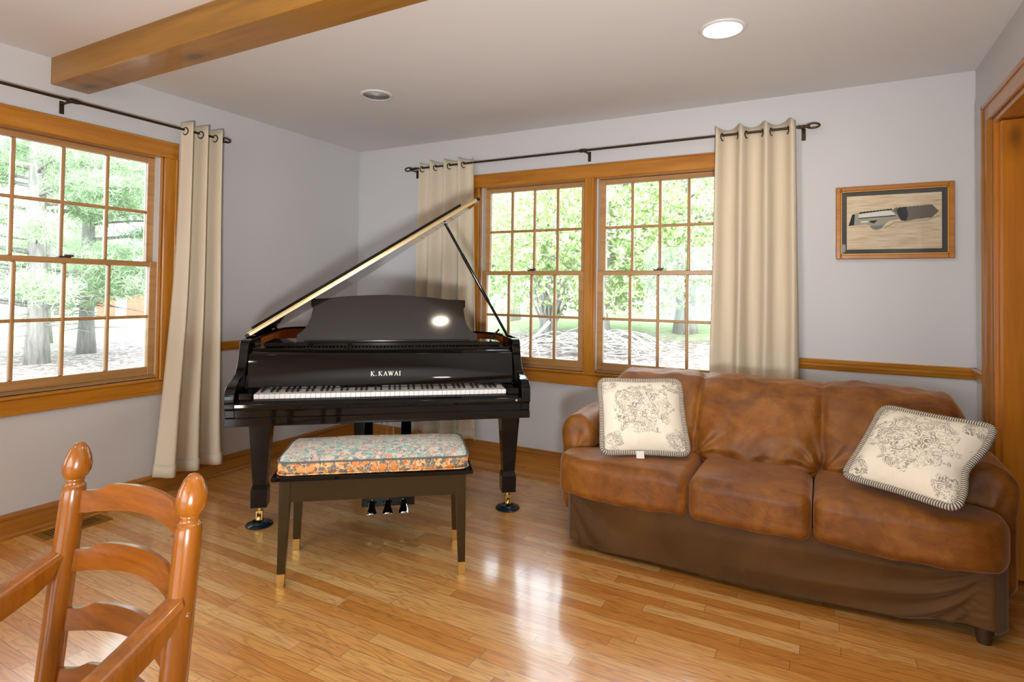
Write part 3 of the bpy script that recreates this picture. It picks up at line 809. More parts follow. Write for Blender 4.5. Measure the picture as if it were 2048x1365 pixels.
# keys
KW = 1.230/52; whites = []; kx0 = -.615
for k in range(52):
    x0 = kx0+k*KW
    MB().box(x0+.0005, x0+KW-.0005, -.001, .155, .7215, .7440, b=.0012).build('white_key', M['ivory'], PN)
pat = [1, 0, 1, 1, 0, 1, 1]     # A# after A; none after B; C# D# ; none after E; F# G#
for k in range(51):
    if pat[k % 7]:
        c_ = kx0+(k+1)*KW + {0: .002, 2: -.002, 3: .002, 5: -.003, 6: 0}.get(k % 7, 0)
        mb = MB(); mb.add([(c_-.0058, .052, .744), (c_+.0058, .052, .744), (c_+.0058, .152, .744), (c_-.0058, .152, .744), (c_-.0045, .062, .756), (c_+.0045, .062, .756), (c_+.0045, .152, .757), (c_-.0045, .152, .757)],
               [(0, 3, 2, 1), (4, 5, 6, 7), (0, 1, 5, 4), (1, 2, 6, 5), (2, 3, 7, 6), (3, 0, 4, 7)])
        mb.build('black_key', M['ebony'], PN, bevel=.001)
# music desk
dk = [(-.484, .963), (-.484, 1.000), (-.455, 1.022), (-.430, 1.055), (-.414, 1.097), (-.407, 1.143), (-.419, 1.160), (-.419, 1.196), (-.345, 1.199), (-.228, 1.212), (-.10, 1.220), (.0, 1.2225), (.10, 1.220), (.225, 1.212), (.343, 1.199), (.440, 1.197), (.449, 1.196), (.449, 1.160), (.438, 1.143), (.445, 1.090), (.456, 1.055), (.478, 1.022), (.514, .998), (.514, .963)]
mb = MB().prism(dk, .374, .390, 'y'); mb.v = [(a, b+(c-.963)*.306, c) for a, b, c in mb.v]; mb.build('music_desk', M['satin'], PN, bevel=.002)
MB().box(-.44, .47, .352, .376, .962, .972, b=.002).build('desk_ledge', M['satin'], PN)
for sx in (-.36, .38): MB().prism([(.392, .962), (.438, 1.12), (.448, 1.12), (.56, .962)], sx-.008, sx+.008, 'x').build('desk_strut', BK, PN)
# lid
LA = R(32.6)
ML = Matrix.Translation((-.722, 0, .992)) @ Matrix.Rotation(-LA, 4, 'Y')
lidout = [(p[0]+.722+.005, p[1]) for p in rimcurve(-.012)]
lidout = [((x), (y if i > 1 else .372)) for i, (x, y) in enumerate(lidout)]
mb = MB().prism(lidout, 0, .019, 'z', ML); mb.build('lid', BK, PN, 35, bevel=.002)
flap = [(.03, .378), (1.36, .378), (1.36, .62), (1.30, .70), (.03, .70)]
mb = MB().prism(flap, .0215, .0395, 'z', ML); mb.build('lid_flap', BK, PN, bevel=.002)
mb = MB().box(.004, 1.455, .3695, .3722, .001, .0185, M=ML); mb.build('lid_hinge_strip', M['hinge'], PN)
mb = MB().tube([(0, .368, .0200), (1.44, .368, .0200)], .0035, 8, M=ML)
for k in range(30): mb.lathe([(.0022, 0), (.0022, .001)], (0, 0, 0), 6, M=ML @ Matrix.Translation((.04+k*.048, .3694, .010)) @ Matrix.Rotation(R(90), 4, 'X'))
mb.build('hinge_knuckle', M['brass'], PN, 60)
for w_ in (.50, 1.05): MB().box(-.760, -.728, w_-.04, w_+.04, .975, .989, b=.002).build('side_hinge', M['brass'], PN)
tip = ML @ Vector((1.235, .45, 0)); basep = Vector((.705, .44, .987))
mb = MB().tube([basep, tip], .0085, 8).tube([lerp(0, 1, 0)*(tip-basep)+basep+(tip-basep)*.30, basep+(tip-basep)*.72], .0105, 8)
mb.build('lid_prop', BK, PN, 60)
MB().box(tip.x-.02, tip.x+.02, .43, .47, tip.z-.012, tip.z-.004, b=.002).build('prop_cup', M['chrome'], PN)
MB().tube([Vector((.60, .44, .965)), Vector((.655, .44, 1.025))], .006, 8).build('short_prop', BK, PN)
# legs with casters
def pleg(cx, cw, top=.600, name='leg'):
    mb = MB()
    mb.taper((cx, cw, top-.032), (.060, .060), (cx, cw, top), (.064, .064))
    mb.taper((cx, cw, top-.032), (.055, .055), (cx, cw, top-.031), (.055, .055))
    mb.taper((cx, cw, .218), (.033, .033), (cx, cw, top-.032), (.056, .056))
    mb.taper((cx, cw, .192), (.041, .041), (cx, cw, .218), (.033, .033))
    mb.taper((cx, cw, .100), (.040, .040), (cx, cw, .192), (.041, .041))
    lg = mb.build(name, BK, PN, bevel=.003)
    MB().lathe([(.013, .060), (.013, .100)], (cx, cw, 0), 14).box(cx-.016, cx-.010, cw-.022, cw+.012, .030, .072).box(cx+.010, cx+.016, cw-.022, cw+.012, .030, .072).box(cx-.016, cx+.016, cw-.02, cw+.012, .068, .076).build('caster_fork', M['brass'], lg)
    MB().lathe([(.019, -.009), (.021, -.006), (.021, .006), (.019, .009)], (0, 0, 0), 20, M=Matrix.Translation((cx, cw-.008, .0345)) @ Matrix.Rotation(R(90), 4, 'Y')).build('caster_wheel', M['brass'], lg, 40)
LEGS = [(-.641, .330), (.700, .345), (-.17, 1.10)]
for cx, cw in LEGS: pleg(cx, cw)
MB().box(-.30, -.04, .98, 1.22, .600, .641).build('leg_block', BK, PN)
# braces under the case
MB().box(-.70, .70, .58, .66, .560, .640).box(-.24, -.16, .66, 1.30, .58, .64).build('case_brace', M['blackmat'], PN)
# lyre
mb = MB(); mb.box(-.165, .195, .27, .36, .572, .600, b=.002).build('lyre_top', BK, PN)
mb = MB()
for cx in (-.088, .110): mb.taper((cx, .315, .165), (.021, .021), (cx, .315, .572), (.024, .024))
lyre = mb.build('lyre_post', BK, PN, bevel=.002)
mb = MB(); mb.box(-.115, .165, .268, .36, .078, .165, b=.003).build('pedal_box', BK, PN)
mb = MB()
for cx in (-.02, .012, .045): mb.tube([(cx, .33, .165), (cx, .33, .575)], .0028, 6)
mb.build('pedal_rod', M['brass'], PN, 60)
mb = MB()
for cx in (-.12, .145): mb.tube([(cx, .36, .12), (cx, .64, .57)], .006, 8)
mb.build('lyre_brace', BK, PN, 60)
for cx in (-.062, .022, .106):
    pr = [(.300, .105, .016), (.262, .105, .016), (.240, .100, .016), (.222, .088, .018), (.205, .078, .024), (.188, .073, .027), (.172, .073, .024), (.163, .075, .012)]
    mb = MB(); vs = []; fs = []
    for (w_, z_, hw) in pr:
        for a, b in ((-1, 0), (-.6, .5), (.6, .5), (1, 0), (.6, -.5), (-.6, -.5)): vs.append((cx+a*hw, w_, z_+b*.014))
    n_ = len(pr)
    for i in range(n_-1):
        for k in range(6): fs.append((i*6+k, i*6+(k+1) % 6, (i+1)*6+(k+1) % 6, (i+1)*6+k))
    fs += [tuple(range(6))[::-1], tuple(range((n_-1)*6, n_*6))]
    mb.add(vs, fs).build('pedal', M['chrome'], PN, 60)
# caster cups under the wheels: things of their own
def P2W(u, w): return (1.6265+u*math.cos(TH)-w*math.sin(TH), -1.52+u*math.sin(TH)+w*math.cos(TH))
for (cx, cw), lb in zip(LEGS, ('dark blue round caster cup under the left front piano leg', 'dark blue round caster cup under the right front piano leg', 'dark blue round caster cup under the rear piano leg')):
    X_, Y_ = P2W(cx, cw-.008)
    o = MB().lathe([(.066, 0), (.070, .004), (.066, .009), (.046, .013), (.042, .020), (.036, .021), (.031, .0145), (0, .013)], seg=40).build('caster_cup', M['cup'], None, 50, loc=(X_, Y_, 0))
    tag(o, lb, 'caster cup', 'caster cups under the piano')

# ------------------------------------------------------------------ bench
BA = R(38.4)
bn = thing('piano_bench', 'dark piano bench with brass-tipped legs in front of the keyboard', 'bench', (1.731, -1.688, 0), BA)
BB = M['benchblk']
MB().box(-.422, .422, -.214, .214, .447, .466, b=.003).build('bench_top', M['black'], bn)
mb = MB(); mb.box(-.352, .352, -.184, -.166, .352, .447).box(-.352, .352, .166, .184, .352, .447).box(-.389, -.371, -.154, .154, .352, .447).box(.371, .389, -.154, .154, .352, .447)
mb.build('apron', BB, bn)
for sx in (-1, 1):
    for sy in (-1, 1):
        mb = MB(); tx, ty = sx*.370, sy*.164; bx_, by_ = sx*.381, sy*.175
        mb.taper((lerp(bx_, tx, .12), lerp(by_, ty, .12), .054), (.0155, .0155), (tx, ty, .447), (.0235, .0235))
        lg = mb.build('leg', BB, bn, bevel=.0015)
        MB().taper((bx_, by_, 0), (.0145, .0145), (lerp(bx_, tx, .12), lerp(by_, ty, .12), .055), (.0162, .0162)).build('brass_tip', M['brass'], lg)

def rbox(mb, c, hx, hy, hz, r, n=10, fn=None, M_=None):
    """rounded box made from a subdivided cube"""
    o = len(mb.v); core = (hx-r, hy-r, hz-r)
    vid = {}; vs = []; fs = []
    def vert(p):
        k = tuple(round(x, 5) for x in p)
        if k not in vid:
            q = [p[i]*(hx, hy, hz)[i] for i in range(3)]
            cl = [max(-core[i], min(core[i], q[i])) for i in range(3)]
            d = Vector([q[i]-cl[i] for i in range(3)])
            if d.length > 1e-9:
                d = d.normalized()*r
            q = Vector(cl)+d
            if fn: q = Vector(fn(q))
            vid[k] = len(vs); vs.append(q+Vector(c))
        return vid[k]
    def warp(t, h):   # concentrate samples toward the rounded edges
        e = 1 - r/h
        k = n//3 or 1
        m_ = n - 2*k
        i = round((t+1)/2*n)
        if i <= k: 
            a = (1-math.cos(i/k*PI/2)) ; a = i/k; return -1 + (1-e)*a
        if i >= n-k:
            a = (n-i)/k; return 1 - (1-e)*a
        return lerp(-e, e, (i-k)/m_)
    H_ = (hx, hy, hz)
    for ax in range(3):
        a1, a2 = [(1, 2), (2, 0), (0, 1)][ax]
        for s in (-1, 1):
            for i in range(n):
                for j in range(n):
                    f = []
                    for di, dj in ((0, 0), (1, 0), (1, 1), (0, 1)):
                        p = [0, 0, 0]; p[ax] = s
                        p[a1] = warp(-1+2*(i+di)/n, H_[a1]); p[a2] = warp(-1+2*(j+dj)/n, H_[a2]); f.append(vert(p))
                    fs.append(f if s > 0 else f[::-1])
    return mb.add(vs, fs, M_)

# cushion on the bench
cu = thing('bench_cushion', 'flower-print cushion in orange and teal, window sheen painted into its top, lying on the piano bench', 'cushion', (1.731, -1.688, .466), BA)
def cf(q):
    q = Vector(q); e = (1-(q.x/.405)**4)*(1-(q.y/.19)**4)
    if q.z > 0: q.z += .024*max(0, e) + .0025*math.sin(q.x*17)*math.cos(q.y*23)
    rc = .052; dx, dy = abs(q.x)-(.407-rc), abs(q.y)-(.206-rc)
    if dx > 0 and dy > 0:
        l = math.hypot(dx, dy); m_ = max(dx, dy)
        if l > 1e-6: k = m_/l; q.x = math.copysign(.407-rc+dx*k, q.x); q.y = math.copysign(.206-rc+dy*k, q.y)
    q.x *= 1 - .004*math.sin(q.y*12); return q
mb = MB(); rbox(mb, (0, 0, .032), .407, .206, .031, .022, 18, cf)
co_ = mb.build('cushion_body', [M['floral'], M['floral_lit']], cu, 180)
for p_ in co_.data.polygons: p_.material_index = 1 if (p_.center.z > .0575) else 0  # upper faces take the colours with the sheen painted in
def loop(hx, hy, rc, z, n=12, zf=None):
    pts = []
    for cx, cy, a0 in ((hx-rc, hy-rc, 0), (-hx+rc, hy-rc, 90), (-hx+rc, -hy+rc, 180), (hx-rc, -hy+rc, 270)):
        for k in range(n):
            a = R(a0+90*k/(n-1)); pts.append((cx+rc*math.cos(a), cy+rc*math.sin(a), z))
    return pts
MB().tube(loop(.404, .203, .045, .057), .0038, 8, closed=True).build('piping', flat('dark_piping', srgb(96, 104, 104), .7), cu, 180)
MB().tube(loop(.405, .204, .045, .0065), .0038, 8, closed=True).build('piping', M['floral'], cu, 180)

# ------------------------------------------------------------------ sofa
so = thing('sofa', 'brown microsuede three-seat sofa with a loose slipcover against the back wall', 'sofa', (3.27, -.70, 0))
SX, SY = 3.27, -.70
SU = M['suede']
def S(x, y, z): return (x-SX, y-SY, z)
def wr(x, y, z, s=1.0): 
    return .004*s*(math.sin(x*23+z*11+1.3*math.sin(y*9))*math.cos(y*17-x*5) + .6*math.sin(x*41-z*29+y*13))
# base block + front skirt
MB().box(2.45-SX, 4.10-SX, -1.06-SY, -.22-SY, .075, .30).build('base_frame', M['skirt'], so)
def skirt(u, v):
    # u around the base: left side, front, right side ; v 0 top .. 1 hem
    pts = [(2.42, -.30), (2.42, -1.03), (2.455, -1.105), (3.27, -1.135), (4.10, -1.105), (4.145, -1.04), (4.145, -.30)]
    L_ = [0]
    for a, b in zip(pts[:-1], pts[1:]): L_.append(L_[-1]+math.dist(a, b))
    d = u*L_[-1]; i = 0
    while i < len(pts)-2 and L_[i+1] < d: i += 1
    t_ = (d-L_[i])/(L_[i+1]-L_[i]); x = lerp(pts[i][0], pts[i+1][0], t_); y = lerp(pts[i][1], pts[i+1][1], t_)
    front = i in (2, 3)
    zt = .315; zb = .045 + .0*x
    if front: zb = .026 + .034*smooth((x-3.75)/.35) + .02*smooth((2.56-x)/.12)
    z = lerp(zt, zb, v)
    out = 0
    if front:
        # drape folds sweeping down and left from the upper right corner, and a slack swag at the left
        sx_, tz = 4.10-x, .305-z
        q = tz/(1-math.exp(-sx_/.16)+.03)
        fade = math.exp(-max(0, sx_)/.50)*smooth((1.3-sx_)/.8)*smooth(sx_/.13)*smooth(tz/.05)
        out += .030*fade*(.55-abs(math.sin(q*27+.7*math.sin(sx_*3)+.4)))
        out += .004*fade*math.sin(q*60+2)
        ql = tz/(1-math.exp(-(x-2.44)/.30)+.03)
        out += .012*math.exp(-max(0, x-2.44)/.9)*smooth((x-2.44)/.1)*math.sin(ql*15+.5)*smooth(tz/.04)
        out += .010*math.sin(PI*min(1, v))*math.sin((x-2.45)/1.65*PI)
        out -= .030*v*v*smooth((x-3.45)/.4)*(1-smooth((x-4.0)/.08))
        y -= out; y += .0
    else:
        if x < 3: x -= .004*math.sin(y*30)
        else: x += .004*math.sin(y*30)
    return S(x, y, z)
o = MB().grid(260, 44, skirt).build('skirt', M['skirt'], so, 180); 
m_ = o.modifiers.new('solid', 'SOLIDIFY'); m_.thickness = .006; m_.offset = 0
# seat cushions
def seat(x0, x1, kind):
    hx = (x1-x0)/2; cx = (x0+x1)/2; y0, y1 = -1.178, -.52; hy = (y1-y0)/2; cy = (y0+y1)/2
    def f(q):
        q = Vector(q); X_ = q.x+cx; Y_ = q.y+cy; tx = q.x/hx; ty = q.y/hy
        if kind:      # T shape: the rear part steps in behind the arm
            s_ = smooth((Y_+.985)/.06); edge = .135
            if kind < 0: X_ += s_*edge*(1-(tx+1)/2)
            else: X_ -= s_*edge*((tx+1)/2)
            fr = smooth((-.985-Y_)/.19)        # round the outer front corner
            o_ = abs(min(0, tx)) if kind < 0 else max(0, tx)
            Y_ += .085*fr*o_**5
        Y_ -= .012*smooth((-.95-Y_)/.2)*(1-tx*tx)
        if q.z > 0:
            q.z += .016*(1-tx**4)*(1-abs(ty)**3) 
        else: q.z -= .006*(1-tx*tx)
        w_ = wr(X_, Y_, q.z)
        q.z += w_*.8; Y_ += w_*.7*(1 if Y_ < -1.05 else 0)
        # pinch at seam ends
        return (X_-cx, Y_-cy, q.z)
    mb = MB(); rbox(mb, (cx-SX, cy-SY, .362), hx-.001, hy, .090, .045, 26, f)
    return mb.build('seat_cushion', SU, so, 180)
seat(2.385, 3.028, -1); seat(3.031, 3.514, 0); seat(3.517, 4.150, 1)
# back: three soft humps under one cover
def back(u, v):
    # u across, v around section from bottom front over the top to bottom rear
    x = lerp(2.44, 4.15, u)
    end = min(1, u/.085, (1-u)/.07); er = math.sqrt(max(0, 1-(1-end)**2)) if end < 1 else 1
    hump = abs(math.sin(PI*min(.999, max(.001, (x-2.42)/(4.12-2.42)))*3))**.35
    top = .800 + .030*hump + .008*math.sin(x*9)
    top = lerp(.52, top, er)
    bul = .042*hump
    prof = [(-.790-bul*.5, .42), (-.800-bul*.55, .50), (-.760-bul*.8, .60), (-.690-bul*.7, .70), (-.620-bul*.3, .78), (-.545, .825), (-.46, .84), (-.37, .825), (-.30, .78), (-.26, .70), (-.25, .45), (-.25, .10)]
    k = v*(len(prof)-1); i = min(len(prof)-2, int(k)); t_ = k-i
    y = lerp(prof[i][0], prof[i+1][0], t_); z = lerp(prof[i][1], prof[i+1][1], t_)
    if z > .45: z = .45+(z-.45)*(top-.45)/(.84-.45)
    yc = -.47; y = yc+(y-yc)*lerp(.55, 1, er)
    w_ = wr(x*1.2, y*2, z*1.5, 1.6)
    # seam creases running down between the humps
    for xs in (2.99, 3.545):
        g = math.exp(-((x-xs)/.018)**2); y += (.016*g if y < -.5 else 0)
        g2 = math.exp(-((x-xs-.10*(z-.5))/.05)**2)*smooth((.62-z)/.15)
        if y < -.6: y += .02*g2
        ds_ = x-xs; rr_ = math.hypot(ds_, z-.46)
        if y < -.55: y += .010*math.exp(-(rr_/.16)**2)*math.sin(math.atan2(z-.46, ds_+1e-6)*11)
    return S(x, y+w_, z+w_*.6)
bk = MB().grid(200, 80, back); 
bo = bk.build('backrest', SU, so, 180); bo.modifiers.new('sub', 'SUBSURF').levels = 1; bo.modifiers['sub'].render_levels = 1
# close the ends of the back
for x in (2.455, 4.085):
    mb = MB(); rbox(mb, (x-SX, -.50-SY, .36), .022, .23, .20, .02, 6); mb.build('back_end_panel', SU, so, 180)
# arms
def arm(x0, x1, out):
    cx = (x0+x1)/2; hx = (x1-x0)/2; y0, y1 = -.925, -.28
    def f(u, v):
        # u around section, v along depth
        y = lerp(y0, y1, v)
        a = u*2*PI
        # section: rolled top, straight lower part
        top = .505+.0*v
        rx = hx*(1.06+.04*math.sin(v*5)); 
        if u < .5:
            an = PI*(u/.5); px = rx*math.cos(an); pz = top + .098*math.sin(an)
        else:
            t_ = (u-.5)/.5
            if t_ < .4: px = -rx + .0*t_; pz = lerp(top, .12, t_/.4)
            elif t_ < .6: px = lerp(-rx, rx, (t_-.4)/.2); pz = .12
            else: px = rx; pz = lerp(.12, top, (t_-.6)/.4)
            s_ = smooth((top-pz)/.10)*.10; px *= 1-s_
        fr = smooth(v/.045); sq = lerp(.80, 1.0, fr)
        pz = .40+(pz-.40)*lerp(.90, 1.0, fr) if pz > .12 else pz
        y_ = y + wr(px+cx, y, pz, .8)
        z_ = pz + .016*math.sin(v*PI) + wr(px+cx, y*1.5, pz, .9)*(1 if pz > .45 else 0)
        return S(cx+px*sq, y_, z_)
    mb = MB(); NU = 48; mb.grid(NU, 26, f, closeu=True)
    # front cap
    base = len(mb.v)
    ringv = [mb.v[i] for i in range(NU)]
    c = (cx-SX, y0-SY-.006, .42); prev = list(range(NU))
    for s_ in (.7, .35):
        ids = []
        for p in ringv:
            ids.append(len(mb.v)); mb.v.append((lerp(c[0], p[0], s_), p[1]-.010*(1-s_), lerp(c[2], p[2], s_)))
        for i in range(NU): mb.f.append([prev[i], prev[(i+1) % NU], ids[(i+1) % NU], ids[i]]); mb.m.append(0)
        prev = ids
    mb.v.append((c[0], c[1]-.008, c[2])); ci = len(mb.v)-1
    for i in range(NU): mb.f.append([prev[i], prev[(i+1) % NU], ci]); mb.m.append(0)
    return mb.build('arm', SU, so, 180)
arm(2.325, 2.500, -1); arm(4.028, 4.210, 1)
for x, y in ((2.52, -1.03), (4.07, -1.075), (2.52, -.30), (4.05, -.30)):
    MB().lathe([(.022, 0), (.025, .03), (.028, .085)], (x-SX, y-SY, 0), 20).build('foot', M['rubber'], so, 50)

# ------------------------------------------------------------------ throw pillows
def pillow(center, size, yaw, tilt, roll, label, seed, notch=0, tagged=False):
    t = thing('throw_pillow', label, 'pillow', center)
    t.rotation_euler = Euler((tilt, roll, yaw), 'XYZ')
    w, h = size; rs = random.Random(seed)
    def edge(u):   # superellipse-like outline with pinched sides
        x, z = u
        return x, z
    def P_(a, b, side):
        # a,b in [-1,1]
        x = a*w/2; z = b*h/2
        x *= 1-.055*(1-b*b)*abs(a)**2; z *= 1-.055*(1-a*a)*abs(b)**2
        x -= .03*w*(abs(a*b)**6)*a/abs(a or 1); z -= .03*h*(abs(a*b)**6)*b/abs(b or 1)
        if notch:
            x -= .05*w*smooth((a-.2)/.8)*math.exp(-((b+.12)/.34)**2)
        th_ = (max(0, 1-a**4)*max(0, 1-b**4))**.85
        y = side*(.062*th_ + .003*math.sin(9*a+seed)*math.sin(8*b)*th_)
        return (x, y, z)
    N = 34
    mb = MB()
    for side in (-1, 1): mb.grid(N, N, lambda u, v: P_(2*u-1, 2*v-1, side))
    mb.build('pillow_body', M['toile%d' % seed], t, 180, merge=True)
    pts = []
    per = 160
    for k in range(per):
        q = k/per*4; s_ = int(q); f_ = (q-s_)*2-1
        a, b = [(f_, -1), (1, f_), (-f_, 1), (-1, -f_)][s_]
        # round corners
        r_ = .14
        ax, bx = abs(a), abs(b)
        if ax > 1-r_ and bx > 1-r_:
            dx, dz = ax-(1-r_), bx-(1-r_); l = math.hypot(dx, dz); k2 = r_/l if l > r_ else 1
            a = math.copysign(1-r_+dx*k2, a); b = math.copysign(1-r_+dz*k2, b)
        p = P_(a*.997, b*.997, 0); pts.append((p[0]*1.036, 0, p[2]*1.036))
    cm = MB().tube(pts, .0125, 8, closed=True)
    co = cm.build('cord_trim', M['cord'], t, 180, fixn=False)
    at = co.data.attributes.new('stripe', 'FLOAT', 'POINT')
    L_ = [0]
    for i in range(1, per): L_.append(L_[-1]+math.dist(pts[i], pts[i-1]))
    vals = []
    for i in range(per):
        for k in range(8): vals.append(L_[i]/.0085 + k/8*.9)
    # refine: subdivide so the stripes show
    at.data.foreach_set('value', vals)
    if tagged:
        MB().box(-.045, -.008, -.016, -.0145, -h/2-.030, -h/2+.006).build('care_tag', M['tagw'], t)
    return t
M['toile1'] = toile('toile_print_left', .43, .41, 1)
M['toile2'] = toile('toile_print_right', .46, .42, 2)
pillow((2.755, -.905, .642), (.41, .39), R(22.5), R(-36), R(-1), 'cream floral pillow with striped cord standing at the left end of the sofa', 1, tagged=True)
pillow((3.879, -.975, .636), (.41, .39), R(-33), R(-48), R(.5), 'cream floral pillow tilted against the right arm of the sofa', 2, notch=1)

# ------------------------------------------------------------------ ladder-back chair in front
ch = thing('ladder_back_chair', 'cherry wood ladder-back armchair with egg finials in the left foreground', 'chair', (2.32, -3.30, 0))
CHM = M['cherry']; CO = Vector((2.32, -3.30, 0))
pL_top, pR_top = Vector((2.128, -3.106, .0)), Vector((2.505, -3.090, .0))
lean = .075
def postpt(sd, z):
    b = pL_top if sd < 0 else pR_top
    return Vector((b.x + (-.018 if sd < 0 else -.004)*(.92-z)/.4, b.y - lean*(.92-z), z)) - CO
for sd in (-1, 1):
    top = .918 if sd < 0 else .908
    prof = [(0, .0), (.009, -.003), (.017, -.013), (.0240, -.030), (.0274, -.048), (.0262, -.062), (.0205, -.073), (.0172, -.0765), (.0182, -.079), (.0158, -.083), (.0175, -.089), (.0215, -.093), (.0205, -.096), (.0225, -.102), (.0235, -.13), (.0242, -.25), (.0245, -.45), (.0235, -.60), (.021, -.80), (.016, -top)]
    seg = 24; vs = []; fs = []
    for r_, dz in prof:
        c = postpt(sd, top+dz)
        for k in range(seg):
            a = 2*PI*k/seg; vs.append((c.x+r_*math.cos(a), c.y+r_*math.sin(a), c.z))
    for i in range(len(prof)-1):
        for k in range(seg): fs.append((i*seg+k, i*seg+(k+1) % seg, (i+1)*seg+(k+1) % seg, (i+1)*seg+k))
    MB().add(vs, fs).build('post', CHM, ch, 60)
def slat(zc, hgt=.048):
    def f(u, v, s):
        a, b = postpt(-1, zc), postpt(1, zc)
        p = a.lerp(b, u)
        bow = .040*math.sin(PI*u)
        # scalloped upper edge: low shoulders, raised middle
        sh = smooth((u-.14)/.10)*smooth((.86-u)/.10)
        topz = hgt/2 + .013*sh + .012*math.sin(PI*u)
        botz = -hgt/2 + .020*math.sin(PI*u)
        z = lerp(botz, topz, v)
        return (p.x, p.y+bow+s*.0045+lean*z, zc+z)
    mb = MB(); n = 40
    mb.grid(n, 5, lambda u, v: f(u, v, -1)); mb.grid(n, 5, lambda u, v: f(u, v, 1))
    mb.grid(n, 2, lambda u, v: f(u, 1, -1+2*v)); mb.grid(n, 2, lambda u, v: f(u, 0, -1+2*v))
    mb.build('slat', M['cherry_x'], ch, 40, merge=True)
for zc in (.790, .668, .545, .422): slat(zc)
def armrest(sd):
    p0 = postpt(sd, .695 if sd > 0 else .700) + Vector((.004 if sd > 0 else -.004, -.012, 0))
    path = []
    dirx = .12
    for k in range(9):
        s_ = k/8*.40; z = -.40*s_ + .42*max(0, s_-.10)**1.6 
        path.append((p0.x+dirx*s_ + sd*.05*s_, p0.y-s_, p0.z+z-.028))
    mb = MB(); vs = []; fs = []
    sec = [(-.020, -.030), (-.024, .012), (-.019, .024), (.0, .028), (.019, .024), (.024, .012), (.020, -.030)]
    for i, p in enumerate(path):
        e = 1 if i < 7 else (.9 if i == 7 else .6)
        cut = .018 if i == 0 else 0
        for a, b in sec: vs.append((p[0]+a*e, p[1]-(0 if b > 0 else cut), p[2]+b*e))
    n = len(sec)
    for i in range(len(path)-1):
        for k in range(n): fs.append((i*n+k, i*n+(k+1) % n, (i+1)*n+(k+1) % n, (i+1)*n+k))
    fs += [tuple(range(n))[::-1], tuple(range((len(path)-1)*n, len(path)*n))]
    mb.add(vs, fs).build('armrest', CHM, ch, 30, bevel=.003)
    e = path[6]; b0 = (e[0], e[1], e[2]-.02)
    mb = MB(); mb.tube([b0, (e[0]-.005, e[1]+.0, .36), (e[0]-.01, e[1]+.0, 0)], [.017, .020, .016], 16)
    mb.build('front_leg', CHM, ch, 60)
    return Vector((e[0], e[1], 0))
fl = armrest(-1); fr_ = armrest(1)
a, b = postpt(-1, .36), postpt(1, .36)
mb = MB().prism([(a.x, a.y), (b.x, b.y), (fr_.x+.01, fr_.y-.02), (fl.x-.01, fl.y-.02)], .345, .375)
mb.build('seat', flat('woven_rush', srgb(178, 138, 78), .8), ch, bevel=.008)
mb = MB()
for p, q in ((postpt(-1, .14), fl+Vector((0, 0, .16))), (postpt(1, .14), fr_+Vector((0, 0, .16))), (fl+Vector((0, 0, .20)), fr_+Vector((0, 0, .20)))): mb.tube([p, q], .010, 10)
mb.build('stretcher', CHM, ch, 60)
sp_ = postpt(1, .655) ; MB().lathe([(0, .004), (.004, .003), (.006, 0)], (0, 0, 0), 10, M=Matrix.Translation((sp_.x+.024, sp_.y, sp_.z)) @ Matrix.Rotation(R(90), 4, 'Y')).build('screw_cap', CHM, ch, 60)

# ------------------------------------------------------------------ outdoors
def gz(x, y):
    base = -.35 + .085*max(0, min(y-1, 9.5))*smooth((x+9)/6) - .03*max(0, min(50, -x-14)); return base + .02*math.sin(x*1.3)*math.cos(y*1.1)
t = NT('leaf_litter_ground')
v = t.coord('Object'); vo = t.n('ShaderNodeTexVoronoi', Vector=v, Scale=13.0); rc = t.n('ShaderNodeSeparateColor', Color=vo.outputs['Color']).outputs[0]
lit = t.ramp(rc, [(0, srgb(96, 82, 76)), (.35, srgb(124, 110, 104)), (.7, srgb(148, 136, 130)), (1, srgb(186, 176, 172))])
fine = t.noise(v, 30, 3, .6); lit = t.mix(t.m('MULTIPLY', t.m('GREATER_THAN', fine, .56), .55), lit, srgb(72, 60, 56))
sp = t.n('ShaderNodeSeparateXYZ', Vector=v)
far = t.m('MAXIMUM', t.m('SUBTRACT', sp.outputs[1], 9.0), t.m('SUBTRACT', t.m('MULTIPLY', sp.outputs[0], -1.0), 15.0))
gm = t.m('MULTIPLY', t.m('ADD', far, t.m('MULTIPLY', t.noise(v, .8, 2), 2.0)), .6, clamp=True)
gcol = t.mix(t.noise(v, 6, 3), srgb(112, 136, 80), srgb(148, 160, 118))
t.bsdf(Base_Color=t.mix(gm, lit, gcol), Roughness=.9, Normal=t.bump(vo.outputs['Distance'], .5, .03))
M['ground'] = t.mat
mb = MB()
def gf(u, v_):
    x = lerp(-90, 40, u); y = lerp(-30, 70, v_)
    return (x, y, gz(x, y))
mb.grid(131, 101, gf); g_ = mb.build('ground', M['ground'], None, 180); g_['kind'] = 'structure'

def leafmat(name, c1, c2, c3, tr=.35):
    t = NT(name); g = t.n('ShaderNodeNewGeometry')
    col = t.ramp(g.outputs['Random Per Island'], [(0, c1), (.45, c2), (.8, c3), (1, c1)])
    d = t.n('ShaderNodeBsdfDiffuse', Color=col); tl = t.n('ShaderNodeBsdfTranslucent', Color=col)
    ms = t.n('ShaderNodeMixShader', Fac=tr); t.set(ms, '1', d.outputs[0]); t.set(ms, '2', tl.outputs[0])
    t.t.links.new(ms.outputs[0], t.out.inputs[0]); return t.mat
M['leaf'] = leafmat('broad_leaf', srgb(146, 174, 104), srgb(190, 208, 152), srgb(228, 226, 208))
M['needle'] = leafmat('pine_needle', srgb(156, 184, 140), srgb(188, 208, 172), srgb(214, 224, 198))
M['farleaf'] = leafmat('far_leaf', srgb(130, 160, 112), srgb(160, 182, 142), srgb(186, 198, 170))
